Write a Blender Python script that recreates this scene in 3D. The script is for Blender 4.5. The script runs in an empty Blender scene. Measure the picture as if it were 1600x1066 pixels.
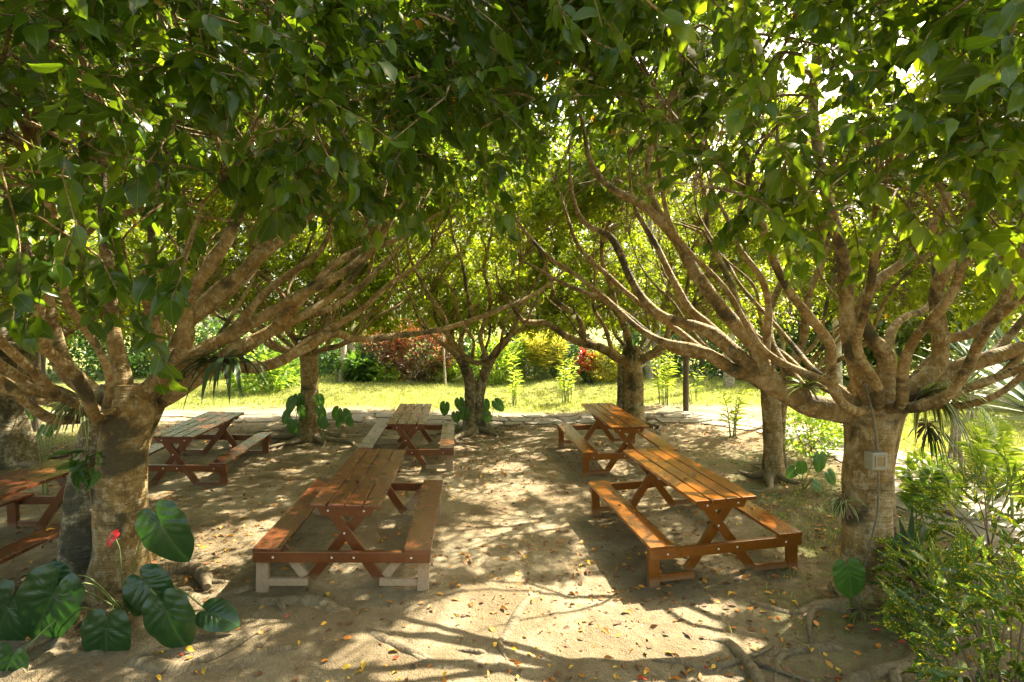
import bpy, bmesh, math, random
import numpy as np
from mathutils import Vector, Matrix
rng = np.random.default_rng(11)
random.seed(7)
PI = math.pi
S = bpy.context.scene
COL = S.collection
# ------------------------------------------------------------------ camera
F, PIT, CAMZ = 805.0, 0.008, 2.3
cd = bpy.data.cameras.new("camera"); cam = bpy.data.objects.new("camera", cd); COL.objects.link(cam)
cam.location = (0, 0, CAMZ); cam.rotation_euler = (PI/2-PIT, 0, 0)
cd.sensor_width = 36; cd.lens = F/1600*36; cd.clip_start = .05; cd.clip_end = 2000
S.camera = cam
def P(px, py, d):
    xc, zc = (px-800)/F, (533-py)/F
    c, s = math.cos(-PIT), math.sin(-PIT)
    y, z = c-s*zc, s+c*zc
    k = d/y
    return np.array([xc*k, d, CAMZ+z*k])
# ------------------------------------------------------------------ ground height
TABLES = [  # name, x, y, z, yaw, roll, pitch
 ('A', -1.511, 5.248, .166, .080, .039, .046), ('B', -1.735, 8.843, .241, .103, .021, .045),
 ('C', 1.808, 5.512, .128, .148, -.038, .037), ('D', 1.670, 8.651, .261, .124, -.014, .070),
 ('E', -4.851, 8.024, .209, .121, .039, .047), ('F', -4.80, 4.837, .150, .02, -.01, .032)]
def sn(x, y, k, seed):
    r = np.random.default_rng(seed); o = 0
    for i in range(7):
        a = r.uniform(0, 2*PI); f = k*r.uniform(.6, 1.7); o = o+np.sin((x*math.cos(a)+y*math.sin(a))*f+r.uniform(0, 6.3))
    return o/7
def ground(x, y):
    x = np.asarray(x, float); y = np.asarray(y, float)
    yc = np.clip(y, -4, 60)
    base = .14+.029*(yc-5.3)+.05*(np.sqrt(np.clip(np.abs(x), 0, 4)**2+1)-1.6)
    num = 0; den = .25
    for n, tx, ty, tz, yw, ro, pi_ in TABLES:
        w = np.exp(-(((x-tx)**2+(y-ty)**2)/(2*1.0**2)))
        pl = tz-ro*(x-tx)+pi_*(y-ty)
        num = num+w*(pl-base); den = den+w
    z = base+num/den
    amp = np.clip((y-11)/4, 0, 1)
    z = z+.012*sn(x, y, 2.2, 3)+.05*amp*sn(x, y, .7, 4)+.006*sn(x, y, 6.5, 8)
    far = np.clip((y-13)/8, 0, 1); z = z+.28*far*far*(3-2*far)*np.exp(-((x+3)/11)**2)*0.6
    z = z+np.clip(y-30, 0, 400)*.03
    return z
def micro(x, y): return .012*sn(x, y, 16, 31)+.007*sn(x, y, 33, 32)
def gz(x, y): return float(ground(x, y))
def G(px, d, dz=0):
    x = (px-800)/F*d
    return np.array([x, d, gz(x, d)+dz])
# ------------------------------------------------------------------ materials
def mat(name):
    m = bpy.data.materials.new(name); m.use_nodes = True
    nt = m.node_tree; b = nt.nodes['Principled BSDF']
    return m, nt, b
def N(nt, t, **kw):
    n = nt.nodes.new(t)
    for k, v in kw.items():
        if k in n.inputs: n.inputs[k].default_value = v
        else: setattr(n, k, v)
    return n
def noise(nt, vec, scale, detail=4, rough=.55, dist=0):
    n = N(nt, 'ShaderNodeTexNoise', Scale=scale, Detail=detail, Roughness=rough, Distortion=dist)
    if vec is not None: nt.links.new(vec, n.inputs['Vector'])
    return n.outputs['Fac']
def ramp(nt, fac, stops, interp='LINEAR'):
    n = nt.nodes.new('ShaderNodeValToRGB'); n.color_ramp.interpolation = interp
    e = n.color_ramp.elements
    while len(e) < len(stops): e.new(.5)
    for q, (p, c) in zip(e, stops):
        q.position = p; q.color = (c, c, c, 1) if isinstance(c, (int, float)) else (*c, 1)
    nt.links.new(fac, n.inputs['Fac']); return n.outputs['Color']
def mix(nt, fac, a, b, mode='MIX'):
    n = nt.nodes.new('ShaderNodeMix'); n.data_type = 'RGBA'; n.blend_type = mode
    for sock, v in ((n.inputs['Factor'], fac), (n.inputs['A'], a), (n.inputs['B'], b)):
        pass
    ins = [n.inputs[0], n.inputs[6], n.inputs[7]]
    for sock, v in zip(ins, (fac, a, b)):
        if hasattr(v, 'links') or hasattr(v, 'is_linked'): nt.links.new(v, sock)
        elif isinstance(v, (int, float)): sock.default_value = v
        else: sock.default_value = (*v, 1)
    return n.outputs[2]
def math_(nt, op, a, b=0.0, clamp=False):
    n = nt.nodes.new('ShaderNodeMath'); n.operation = op; n.use_clamp = clamp
    for i, v in enumerate((a, b)):
        if isinstance(v, (int, float)): n.inputs[i].default_value = v
        else: nt.links.new(v, n.inputs[i])
    return n.outputs[0]
def bump(nt, h, b, strength=.5, dist=.02):
    n = N(nt, 'ShaderNodeBump', Strength=strength, Distance=dist); nt.links.new(h, n.inputs['Height'])
    nt.links.new(n.outputs['Normal'], b.inputs['Normal']); return n
def attr(nt, name):
    n = nt.nodes.new('ShaderNodeAttribute'); n.attribute_name = name; return n
def pos(nt): return nt.nodes.new('ShaderNodeNewGeometry').outputs['Position']
def objco(nt): return nt.nodes.new('ShaderNodeTexCoord').outputs['Object']
def mapping(nt, v, scale):
    n = nt.nodes.new('ShaderNodeMapping'); n.inputs['Scale'].default_value = scale; nt.links.new(v, n.inputs['Vector']); return n.outputs['Vector']

def leaf_mat(name, cols, rough=.38, trans=.42, tcol=None, rib=(.22, .32, .08), ribw=.03, speck=None, spec=.5):
    """cols: ramp over the per-leaf tint; tcol: light passing through the blade"""
    m, nt, b = mat(name)
    t = attr(nt, 'tint').outputs['Fac']
    n = len(cols)
    c = ramp(nt, t, [(i/(n-1), q) for i, q in enumerate(cols)])
    uv = attr(nt, 'luv').outputs['Vector']
    sp = nt.nodes.new('ShaderNodeSeparateXYZ'); nt.links.new(uv, sp.inputs[0])
    au = math_(nt, 'ABSOLUTE', sp.outputs[0])
    ribm = math_(nt, 'LESS_THAN', au, ribw)
    # fine side veins
    v = math_(nt, 'SINE', math_(nt, 'MULTIPLY', math_(nt, 'SUBTRACT', sp.outputs[1], math_(nt, 'MULTIPLY', au, .35)), 60))
    vm = math_(nt, 'MULTIPLY', math_(nt, 'POWER', math_(nt, 'MAXIMUM', v, 0.0), 6.0), .05)
    c2 = mix(nt, math_(nt, 'MAXIMUM', math_(nt, 'MULTIPLY', ribm, .5), vm), c, rib)
    blot = noise(nt, pos(nt), 28, 3)
    c2 = mix(nt, ramp(nt, blot, [(.35, .0), (.75, .45)]), c2, mix(nt, 1.0, c2, (.75, .8, .7), 'MULTIPLY'))
    if speck:
        f = ramp(nt, noise(nt, pos(nt), speck[1], 2), [(speck[2], 0), (speck[2]+.04, 1)])
        c2 = mix(nt, f, c2, speck[0])
    nt.links.new(c2, b.inputs['Base Color'])
    b.inputs['Roughness'].default_value = rough; b.inputs['Specular IOR Level'].default_value = spec
    tr = nt.nodes.new('ShaderNodeBsdfTranslucent')
    tc = mix(nt, 1.0, c2, tcol or (2.6, 2.3, 1.2), 'MULTIPLY')
    nt.links.new(tc, tr.inputs['Color'])
    ms = nt.nodes.new('ShaderNodeMixShader'); ms.inputs[0].default_value = trans
    nt.links.new(b.outputs[0], ms.inputs[1]); nt.links.new(tr.outputs[0], ms.inputs[2])
    nt.links.new(ms.outputs[0], nt.nodes['Material Output'].inputs['Surface'])
    return m
def bark_mat(name, dark, mid, light, lichen=.5, moss=None, mossamt=.0, rings=.38):
    m, nt, b = mat(name); p = pos(nt)
    n1 = noise(nt, p, 5.5, 6, .6, .3); n2 = noise(nt, p, 26, 5, .6); n3 = noise(nt, mapping(nt, p, (6, 6, 46)), 1, 4, .6, .5)
    c = ramp(nt, n1, [(.28, dark), (.5, mid), (.74, tuple(.5*(a+q) for a, q in zip(mid, light)))])
    vv = nt.nodes.new('ShaderNodeSeparateXYZ'); nt.links.new(attr(nt, 'luv').outputs['Vector'], vv.inputs[0])
    rg = N(nt, 'ShaderNodeTexNoise', Scale=1.0, Detail=3.0); rg.noise_dimensions = '2D'
    cx = nt.nodes.new('ShaderNodeCombineXYZ'); nt.links.new(math_(nt, 'MULTIPLY', vv.outputs[0], .5), cx.inputs[0]); nt.links.new(math_(nt, 'MULTIPLY', vv.outputs[1], 55), cx.inputs[1])
    nt.links.new(cx.outputs[0], rg.inputs['Vector'])
    c = mix(nt, ramp(nt, rg.outputs['Fac'], [(.54, 0), (.70, rings)]), c, dark)
    l = ramp(nt, math_(nt, 'ADD', math_(nt, 'MULTIPLY', noise(nt, p, 15, 6, .7), .7), math_(nt, 'MULTIPLY', n2, .3)), [(.505, 0), (.55, lichen)])
    c = mix(nt, l, c, light)
    if moss:
        mm = ramp(nt, noise(nt, p, 2.6, 6, .62, .4), [(.56-mossamt, 0), (.66-mossamt, .9)])
        c = mix(nt, mm, c, moss)
    nt.links.new(c, b.inputs['Base Color']); b.inputs['Roughness'].default_value = .85
    cr = ramp(nt, noise(nt, mapping(nt, p, (60, 60, 14)), 1, 5, .7, .8), [(.33, .55), (.5, 0)]); c = mix(nt, cr, c, tuple(.5*q for q in dark)); nt.links.new(c, b.inputs['Base Color'])
    h = math_(nt, 'ADD', math_(nt, 'MULTIPLY', n2, .5), math_(nt, 'ADD', math_(nt, 'MULTIPLY', rg.outputs['Fac'], .55), math_(nt, 'MULTIPLY', n1, .6)))
    bump(nt, h, b, .9, .03)
    return m
def plain(name, col, rough=.6, nscale=12, var=.25, metallic=0, bumpd=0):
    m, nt, b = mat(name)
    n = noise(nt, objco(nt), nscale, 5)
    c = ramp(nt, n, [(.25, tuple(q*(1-var) for q in col)), (.75, tuple(min(1, q*(1+var)) for q in col))])
    nt.links.new(c, b.inputs['Base Color']); b.inputs['Roughness'].default_value = rough; b.inputs['Metallic'].default_value = metallic
    if bumpd: bump(nt, n, b, .5, bumpd)
    return m
def wood_mat(name, dark, mid, rough=.3, dust=0.0, dustz=.3, coat=.5):
    m, nt, b = mat(name); o = objco(nt)
    g = noise(nt, mapping(nt, o, (38, 3.0, 38)), 1, 6, .65, .6)
    g2 = noise(nt, mapping(nt, o, (7, 1.2, 7)), 1, 3)
    c = ramp(nt, g, [(.25, tuple(.5*(a+q) for a, q in zip(dark, mid))), (.55, mid), (.85, tuple(q*1.2 for q in mid))])
    c = mix(nt, ramp(nt, g2, [(.4, 0), (.7, .3)]), c, dark)
    rr = ramp(nt, noise(nt, o, 7, 4), [(.3, rough*.9), (.7, rough*1.25)])
    # worn, sun-greyed spots
    w = ramp(nt, noise(nt, o, 4.3, 6, .7, .2), [(.58, 0), (.78, .3)])
    c = mix(nt, w, c, (.13, .085, .05))
    if dust:
        sz = nt.nodes.new('ShaderNodeSeparateXYZ'); nt.links.new(o, sz.inputs[0])
        d = math_(nt, 'MULTIPLY', ramp(nt, math_(nt, 'ADD', math_(nt, 'DIVIDE', sz.outputs[2], dustz), math_(nt, 'MULTIPLY', noise(nt, o, 22, 5), .35)), [(.75, 1), (1.15, 0)]), dust)
        d = math_(nt, 'MULTIPLY', d, ramp(nt, noise(nt, o, 40, 4), [(.3, .6), (.6, 1)]))
        c = mix(nt, d, c, (.36, .27, .17))
        rr = mix(nt, d, rr, (.85, .85, .85))
    nt.links.new(c, b.inputs['Base Color']); nt.links.new(rr, b.inputs['Roughness'])
    b.inputs['Coat Weight'].default_value = coat; b.inputs['Coat Roughness'].default_value = .22
    bump(nt, g, b, .10, .003)
    return m
M = {}
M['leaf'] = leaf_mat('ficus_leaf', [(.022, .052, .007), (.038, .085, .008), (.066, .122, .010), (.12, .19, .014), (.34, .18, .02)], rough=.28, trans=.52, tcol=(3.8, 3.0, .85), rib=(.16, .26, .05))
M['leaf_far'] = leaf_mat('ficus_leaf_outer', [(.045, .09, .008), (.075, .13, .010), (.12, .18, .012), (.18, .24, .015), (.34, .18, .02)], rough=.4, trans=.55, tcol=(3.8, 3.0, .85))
M['leaf_bg'] = leaf_mat('woodland_leaf', [(.035, .065, .012), (.06, .10, .015), (.10, .14, .02), (.16, .19, .025)], rough=.5, trans=.4)
M['bark'] = bark_mat('ficus_bark', (.095, .056, .014), (.25, .158, .047), (.47, .41, .26), .45, (.035, .032, .012), .05)
M['bark_mossy'] = bark_mat('mossy_bark', (.05, .034, .014), (.15, .11, .045), (.33, .31, .20), .75, (.032, .029, .013), .06)
M['bark_pale'] = bark_mat('pale_bark', (.17, .12, .07), (.33, .26, .16), (.55, .52, .40), .8)
M['root'] = bark_mat('root_bark', (.09, .066, .034), (.16, .122, .066), (.24, .195, .115), .4, rings=.08)
M['bark_bg'] = bark_mat('woodland_bark', (.12, .09, .06), (.26, .21, .14), (.42, .38, .28), .5)
WD = {'A': ('wood_brown', (.060, .017, .006), (.135, .042, .014)), 'C': ('wood_amber', (.085, .026, .003), (.20, .064, .005))}
for k, (n, d, c) in WD.items():
    M['wood'+k] = wood_mat(n, d, c, .24 if k == 'A' else .18, coat=.6 if k == 'A' else .35)
    M['frame'+k] = wood_mat(n+'_frame', (d[0], d[1]*.95, d[2]*.8), (c[0], c[1]*1.05, c[2]*.8), .3, .3, .12, .4)
M['dusty'] = wood_mat('dusty_wood', (.09, .04, .02), (.22, .11, .05), .6, .95, .34, .05)
M['bolt'] = plain('bolt_cap', (.62, .56, .48), .45, 30, .15)
# ------------------------------------------------------------------ mesh accumulator
class MB:
    def __init__(s): s.v = []; s.l = []; s.t = []; s.n = 0; s.tint = []; s.uv = []
    def add(s, v, faces, tint=None, uv=None):
        v = np.asarray(v, np.float32).reshape(-1, 3); faces = np.asarray(faces, np.int64)
        s.v.append(v); s.l.append((faces+s.n).ravel()); s.t.append(np.full(len(faces), faces.shape[1], np.int64)); s.n += len(v)
        s.tint.append(np.zeros(len(v)) if tint is None else np.broadcast_to(np.asarray(tint, float), (len(v),)))
        s.uv.append(np.zeros((len(v), 3)) if uv is None else np.asarray(uv, float).reshape(-1, 3))
    def add_py(s, verts, faces):
        base = s.n; v = np.asarray(verts, np.float32); s.v.append(v); s.n += len(v)
        for f in faces:
            s.l.append(np.asarray(f, np.int64)+base); s.t.append(np.array([len(f)]))
        s.tint.append(np.zeros(len(v))); s.uv.append(np.zeros((len(v), 3)))
    def build(s, name, m, parent=None, origin=None, smooth=True):
        me = bpy.data.meshes.new(name)
        v = np.concatenate(s.v); o = np.zeros(3) if origin is None else np.asarray(origin, float)
        v = v-o.astype(np.float32)
        l = np.concatenate(s.l); t = np.concatenate(s.t)
        me.vertices.add(len(v)); me.vertices.foreach_set('co', v.ravel())
        me.loops.add(len(l)); me.loops.foreach_set('vertex_index', l.astype(np.int32))
        me.polygons.add(len(t)); st = np.concatenate([[0], np.cumsum(t)[:-1]])
        me.polygons.foreach_set('loop_start', st.astype(np.int32)); me.polygons.foreach_set('loop_total', t.astype(np.int32))
        a = me.attributes.new('tint', 'FLOAT', 'POINT'); a.data.foreach_set('value', np.concatenate(s.tint).astype(np.float32))
        a = me.attributes.new('luv', 'FLOAT_VECTOR', 'POINT'); a.data.foreach_set('vector', np.concatenate(s.uv).astype(np.float32).ravel())
        me.update(calc_edges=True)
        me.polygons.foreach_set('use_smooth', np.full(len(t), smooth)); me.validate()
        me.materials.append(m)
        ob = bpy.data.objects.new(name, me); COL.objects.link(ob)
        if parent is not None: ob.parent = parent
        else: ob.location = o
        return ob
def tag(o, label=None, cat=None, group=None, kind=None):
    for k, v in (('label', label), ('category', cat), ('group', group), ('kind', kind)):
        if v: o[k] = v
    return o
def thing(name, loc, label, cat, group=None, rot=(0, 0, 0)):
    e = bpy.data.objects.new(name, None); COL.objects.link(e); e.location = tuple(loc); e.rotation_euler = rot; e.empty_display_size = .1
    return tag(e, label, cat, group)
def nrm(a): return a/np.maximum(np.linalg.norm(a, axis=-1, keepdims=True), 1e-9)
def catmull(pts, n):
    p = np.asarray(pts, float); k = len(p)
    p = np.vstack([2*p[0]-p[1], p, 2*p[-1]-p[-2]])
    seg = np.linalg.norm(np.diff(p[1:-1, :3], axis=0), axis=1); cum = np.concatenate([[0], np.cumsum(seg)]); tt = np.linspace(0, cum[-1], n)
    out = []
    for t in tt:
        i = min(np.searchsorted(cum, t, side='right')-1, k-2); u = (t-cum[i])/max(seg[i], 1e-9)
        a, b, c, d = p[i], p[i+1], p[i+2], p[i+3]
        out.append(.5*(2*b+(c-a)*u+(2*a-5*b+4*c-d)*u*u+(3*b-a-3*c+d)*u**3))
    return np.array(out)
def tubes(mb, Pts, Rad, m=6, tint=0.0, cap=False):
    """Pts (B,k,3), Rad (B,k)"""
    Pts = np.asarray(Pts, float); Rad = np.asarray(Rad, float); B, k, _ = Pts.shape
    T = np.empty_like(Pts); T[:, 1:-1] = Pts[:, 2:]-Pts[:, :-2]; T[:, 0] = Pts[:, 1]-Pts[:, 0]; T[:, -1] = Pts[:, -1]-Pts[:, -2]; T = nrm(T)
    avg = nrm(Pts[:, -1]-Pts[:, 0]); ref = np.where(np.abs(avg[:, 2:3]) < .75, np.array([[0, 0, 1.]]), np.array([[1., 0, 0]]))
    ref = np.broadcast_to(ref[:, None], T.shape).copy()
    U = nrm(np.cross(T, ref))
    for i in range(1, k):   # keep the frame from flipping
        u = U[:, i-1]-T[:, i]*np.sum(U[:, i-1]*T[:, i], -1, keepdims=True); U[:, i] = nrm(u)
    W = np.cross(T, U)
    a = np.linspace(0, 2*PI, m, endpoint=False)
    V = Pts[:, :, None]+Rad[:, :, None, None]*(np.cos(a)[None, None, :, None]*U[:, :, None]+np.sin(a)[None, None, :, None]*W[:, :, None])
    idx = np.arange(B*k*m).reshape(B, k, m); nx = np.roll(idx, -1, axis=2)
    f = np.stack([idx[:, :-1], nx[:, :-1], nx[:, 1:], idx[:, 1:]], -1).reshape(-1, 4)
    ln = np.concatenate([np.zeros((B, 1)), np.cumsum(np.linalg.norm(np.diff(Pts, axis=1), axis=-1), 1)], 1)
    uv = np.zeros((B, k, m, 3)); uv[..., 0] = np.cos(a)[None, None]; uv[..., 1] = (ln+rng.uniform(0, 50, (B, 1)))[:, :, None]; uv[..., 2] = np.sin(a)
    mb.add(V.reshape(-1, 3), f, tint, uv)
    if cap:
        for b in range(B):
            mb.add(V[b, -1], [list(range(m))], tint); mb.add(V[b, 0], [list(range(m))[::-1]], tint)
def limb(mb, pts, r, n=None, m=12, lump=.08, wob=.0, cap=True):
    """one tapered limb through points; r list of radii at those points"""
    q = np.hstack([np.asarray(pts, float), np.asarray(r, float)[:, None]])
    L = np.linalg.norm(np.diff(q[:, :3], axis=0), axis=1).sum()
    n = n or max(8, int(L/.07))
    c = catmull(q, n); p = c[:, :3]; rr = np.maximum(c[:, 3], .003)
    s = np.linspace(0, L, n); ph = rng.uniform(0, 6.3, 6)
    rr = rr*(1+lump*np.sin(s*9+ph[0])*.6+lump*np.sin(s*21+ph[1])*.5)
    if wob:
        for j in range(3): p[:, j] += wob*(np.sin(s*5+ph[2+j])-math.sin(ph[2+j]))*np.minimum(1, s*2)
    tubes(mb, p[None], rr[None], m, cap=cap)
    return p, rr
# ------------------------------------------------------------------ leaves
def leaf_proto(lod):
    """verts in (along, across, up); returns verts, faces, uv"""
    if lod == 0:
        t = [0, .10, .26, .46, .66, .82, .92, 1.0]; w = [.03, .62, .96, 1., .80, .34, .10, .0]
        v = []; uv = []
        for a, b in zip(t, w):
            curl = -.22*a*a
            for s in (-1, 0, 1):
                v.append((a, s*b*.5, curl+.09*abs(s)*b+(.02*math.sin(a*16)*abs(s)))); uv.append((s*b, a, 0))
        f = []
        for i in range(len(t)-1):
            for j in (0, 1): f.append((3*i+j, 3*i+j+1, 3*i+4+j, 3*i+3+j))
    elif lod == 1:
        t = [0, .3, .66, 1.]; w = [.05, .96, .76, .0]; v = []; uv = []
        for a, b in zip(t, w):
            for s in (-1, 0, 1): v.append((a, s*b*.5, -.2*a*a+.09*abs(s)*b)); uv.append((s*b, a, 0))
        f = []
        for i in range(3):
            for j in (0, 1): f.append((3*i+j, 3*i+j+1, 3*i+4+j, 3*i+3+j))
    else:
        v = [(0, 0, 0), (.42, -.5, .06), (1, 0, -.14), (.42, .5, .06)]; uv = [(0, 0, 0), (-1, .4, 0), (0, 1, 0), (1, .4, 0)]; f = [(0, 1, 2, 3)]
    return np.array(v, float), np.array(f), np.array(uv, float)
LP = [leaf_proto(i) for i in range(3)]
def leaves(mb, p, d, n, L, W, tint, lod=1):
    """p base points, d along, n normal hint; L lengths, W widths"""
    p = np.asarray(p, float).reshape(-1, 3); k = len(p)
    if not k: return
    d = nrm(np.asarray(d, float).reshape(-1, 3)); n = np.asarray(n, float).reshape(-1, 3)
    u = nrm(np.cross(n, d)); n = np.cross(d, u)
    V, Fc, UV = LP[lod]
    L = np.broadcast_to(L, (k,)); W = np.broadcast_to(W, (k,))
    curl = rng.uniform(-.3, 1.9, k) if lod == 0 else np.ones(k)
    if lod == 0:   # every near leaf gets its own curl, twist and wavy margin
        tw = rng.normal(0, .7, k)[:, None]*V[None, :, 0]; ac = V[None, :, 1]*np.ones((k, 1)); al = V[None, :, 0]*np.ones((k, 1))
        up = V[None, :, 2]*curl[:, None]+np.abs(ac)*rng.normal(.05, .12, k)[:, None]+.05*np.sin(al*rng.uniform(5, 11, k)[:, None]+rng.uniform(0, 6, k)[:, None])*ac*rng.uniform(0, 2.5, k)[:, None]
        bend = rng.normal(0, .16, k)[:, None]*al**2; wr = (W/L)[:, None]
        a2 = ac*wr*np.cos(tw)-up*np.sin(tw)*.6+bend; u2 = up+ac*wr*np.sin(tw)
        X = p[:, None]+L[:, None, None]*(al[..., None]*d[:, None]+a2[..., None]*u[:, None]+u2[..., None]*n[:, None])
    else: X = (p[:, None]+V[None, :, 0:1]*d[:, None]*L[:, None, None]+V[None, :, 1:2]*u[:, None]*W[:, None, None]+V[None, :, 2:3]*n[:, None]*(L*curl)[:, None, None])
    Fa = (Fc[None]+(np.arange(k)*len(V))[:, None, None]).reshape(-1, Fc.shape[1])
    mb.add(X.reshape(-1, 3), Fa, np.repeat(np.broadcast_to(tint, (k,)), len(V)), np.tile(UV, (k, 1)))
def spray_proto(nl=9, length=.3):
    ps, ds, ns = [], [], []
    bend = rng.uniform(-.25, .1); ph = rng.uniform(0, 6)
    for i in range(nl):
        t = .12+.88*(i+rng.uniform(-.3, .3))/(nl-1); x = np.array([t*length, .03*math.sin(t*5+ph), bend*length*t*t])
        side = 1 if i % 2 else -1
        a = rng.uniform(.5, 1.1)*(1-.6*(i == nl-1)); d = np.array([math.cos(a), side*math.sin(a)*.8, rng.uniform(-.55, .15)])
        ps.append(x); ds.append(nrm(d)); ns.append(nrm(np.array([rng.uniform(-.5, .5), rng.uniform(-.5, .5), 1.])))
    st = np.array([[t*length, .03*math.sin(t*5+ph), bend*length*t*t] for t in np.linspace(0, 1, 4)])
    return np.array(ps), np.array(ds), np.array(ns), st
SPR = [spray_proto() for _ in range(14)]
def frames(d, roll):
    d = nrm(d); up = np.where(np.abs(d[:, 2:3]) < .95, np.array([[0, 0, 1.]]), np.array([[1., 0, 0]]))
    u = nrm(np.cross(up, d)); w = np.cross(d, u)
    c, s = np.cos(roll)[:, None], np.sin(roll)[:, None]
    u, w = c*u+s*w, -s*u+c*w
    return np.stack([d, u, w], -1)
def sprays(mb_leaf, mb_twig, base, dirs, lsize, lod, tintmu, droop=.55, keep=None, twig_r=.0022, sc=1.0, old=.004):
    k = len(base)
    if not k: return
    which = rng.integers(0, len(SPR), k)
    R = frames(dirs, rng.uniform(-1.0, 1.0, k))
    for w in range(len(SPR)):
        ii = np.where(which == w)[0]
        if not len(ii): continue
        ps, ds, ns, st = SPR[w]
        s = rng.uniform(.75, 1.25, len(ii))*sc
        Pp = base[ii][:, None]+np.einsum('bij,lj->bli', R[ii], ps)*s[:, None, None]
        Dd = np.einsum('bij,lj->bli', R[ii], ds); Nn = np.einsum('bij,lj->bli', R[ii], ns)
        Dd = Dd+rng.normal(0, .25, Dd.shape); Dd[..., 2] -= droop*rng.uniform(.3, 1.6, Dd.shape[:2])
        Nn[..., 2] += .5; Nn = Nn+rng.normal(0, .35, Nn.shape)
        Pp = Pp.reshape(-1, 3); Dd = Dd.reshape(-1, 3); Nn = Nn.reshape(-1, 3); n = len(Pp)
        Ls = lsize*rng.uniform(.65, 1.2, n); Ws = Ls*rng.uniform(.48, .64, n)
        t = np.clip(rng.normal(np.repeat(np.broadcast_to(tintmu, (k,))[ii], len(ps)), .12), 0, .74); t[rng.random(n) < old] = 1.
        ok = np.ones(n, bool) if keep is None else keep(Pp)
        leaves(mb_leaf, Pp[ok], Dd[ok], Nn[ok], Ls[ok], Ws[ok], t[ok], lod)
        if mb_twig is not None:
            Q = base[ii][:, None]+np.einsum('bij,lj->bli', R[ii], st)*s[:, None, None]
            tubes(mb_twig, Q, np.full(Q.shape[:2], twig_r), 3)
# ------------------------------------------------------------------ sun, light holes in the canopy
SUN = nrm(np.array([.527, .377, .76]))
HOLES = [(.35, 3.85, 1.35, .88, .992), (-.1, 5.9, .5, .35, .9), (.15, 7.4, .45, .3, .85), (0, .8, .55, .35, .6), (-1.1, .5, .45, .3, .5), (-3.4, .5, .4, .3, .85), (-.6, -.6, .6, .4, .7), (.2, 2.9, .5, .22, .8), (-2.42, 4.25, .3, .25, .8), (-.35, 6.9, .55, .4, .75), (-.45, 5.4, .35, .6, .7),
         (4.6, 9.6, 1.6, 1.8, .75), (-.2, 8.2, .4, .3, .7), (-2.9, 5.4, .5, .4, .7), (1.0, 5.6, .3, .5, .5), (5.3, 7.0, 1.0, 1.4, .8), (1.6, 8.2, .3, .5, .5)]
def sun_keep(p):
    t = (p[:, 2]-.15)/SUN[2]; q = p-SUN*t[:, None]
    k = np.ones(len(p))
    for x, y, rx, ry, pr in HOLES:
        e = ((q[:, 0]-x)/rx)**2+((q[:, 1]-y)/ry)**2
        wob = .35*np.sin(q[:, 0]*9+y)*np.sin(q[:, 1]*8+x)
        k = np.where(e+wob < 1, np.minimum(k, 1-pr), k)
    dap = sn(q[:, 0], q[:, 1], 9., 101)+.35*sn(q[:, 0], q[:, 1], 2.2, 102)   # small gaps that let flecks of sun through
    k = np.where(dap > .40-.045*np.exp(-(q[:, 0]/1.6)**2)*(q[:, 1] > 4), np.minimum(k, .12), k)
    return rng.random(len(p)) < k
def view_keep(p):
    dist = np.linalg.norm(p-np.array([0, 0, CAMZ]), axis=1)
    return dist > 1.45
# ------------------------------------------------------------------ trees of the court
CROWNS = {}   # name: centre, radii
def in_other(p, name, k=.82):
    r = np.zeros(len(p), bool)
    for n, (c, a) in CROWNS.items():
        if n != name: r |= (((p-c)/(a*k))**2).sum(1) < 1
    return r
def hermite(P0, T0, P1, T1, k):
    t = np.linspace(0, 1, k)[None, :, None]
    h00, h10, h01, h11 = 2*t**3-3*t**2+1, t**3-2*t**2+t, -2*t**3+3*t**2, t**3-t**2
    return h00*P0[:, None]+h10*T0[:, None]+h01*P1[:, None]+h11*T1[:, None]
def attach(targets, pts, tan, rad, lo_pen=.9):
    """index of the branch point each target grows from"""
    out = np.empty(len(targets), int)
    for s in range(0, len(targets), 400):
        D = targets[s:s+400, None]-pts[None]; L = np.linalg.norm(D, axis=-1)
        c = (D*tan[None]).sum(-1)/np.maximum(L, 1e-6)
        out[s:s+400] = np.argmin(L*(1+lo_pen*(1-c))+np.where(L < .25, 5, 0), axis=1)
    return out
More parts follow.
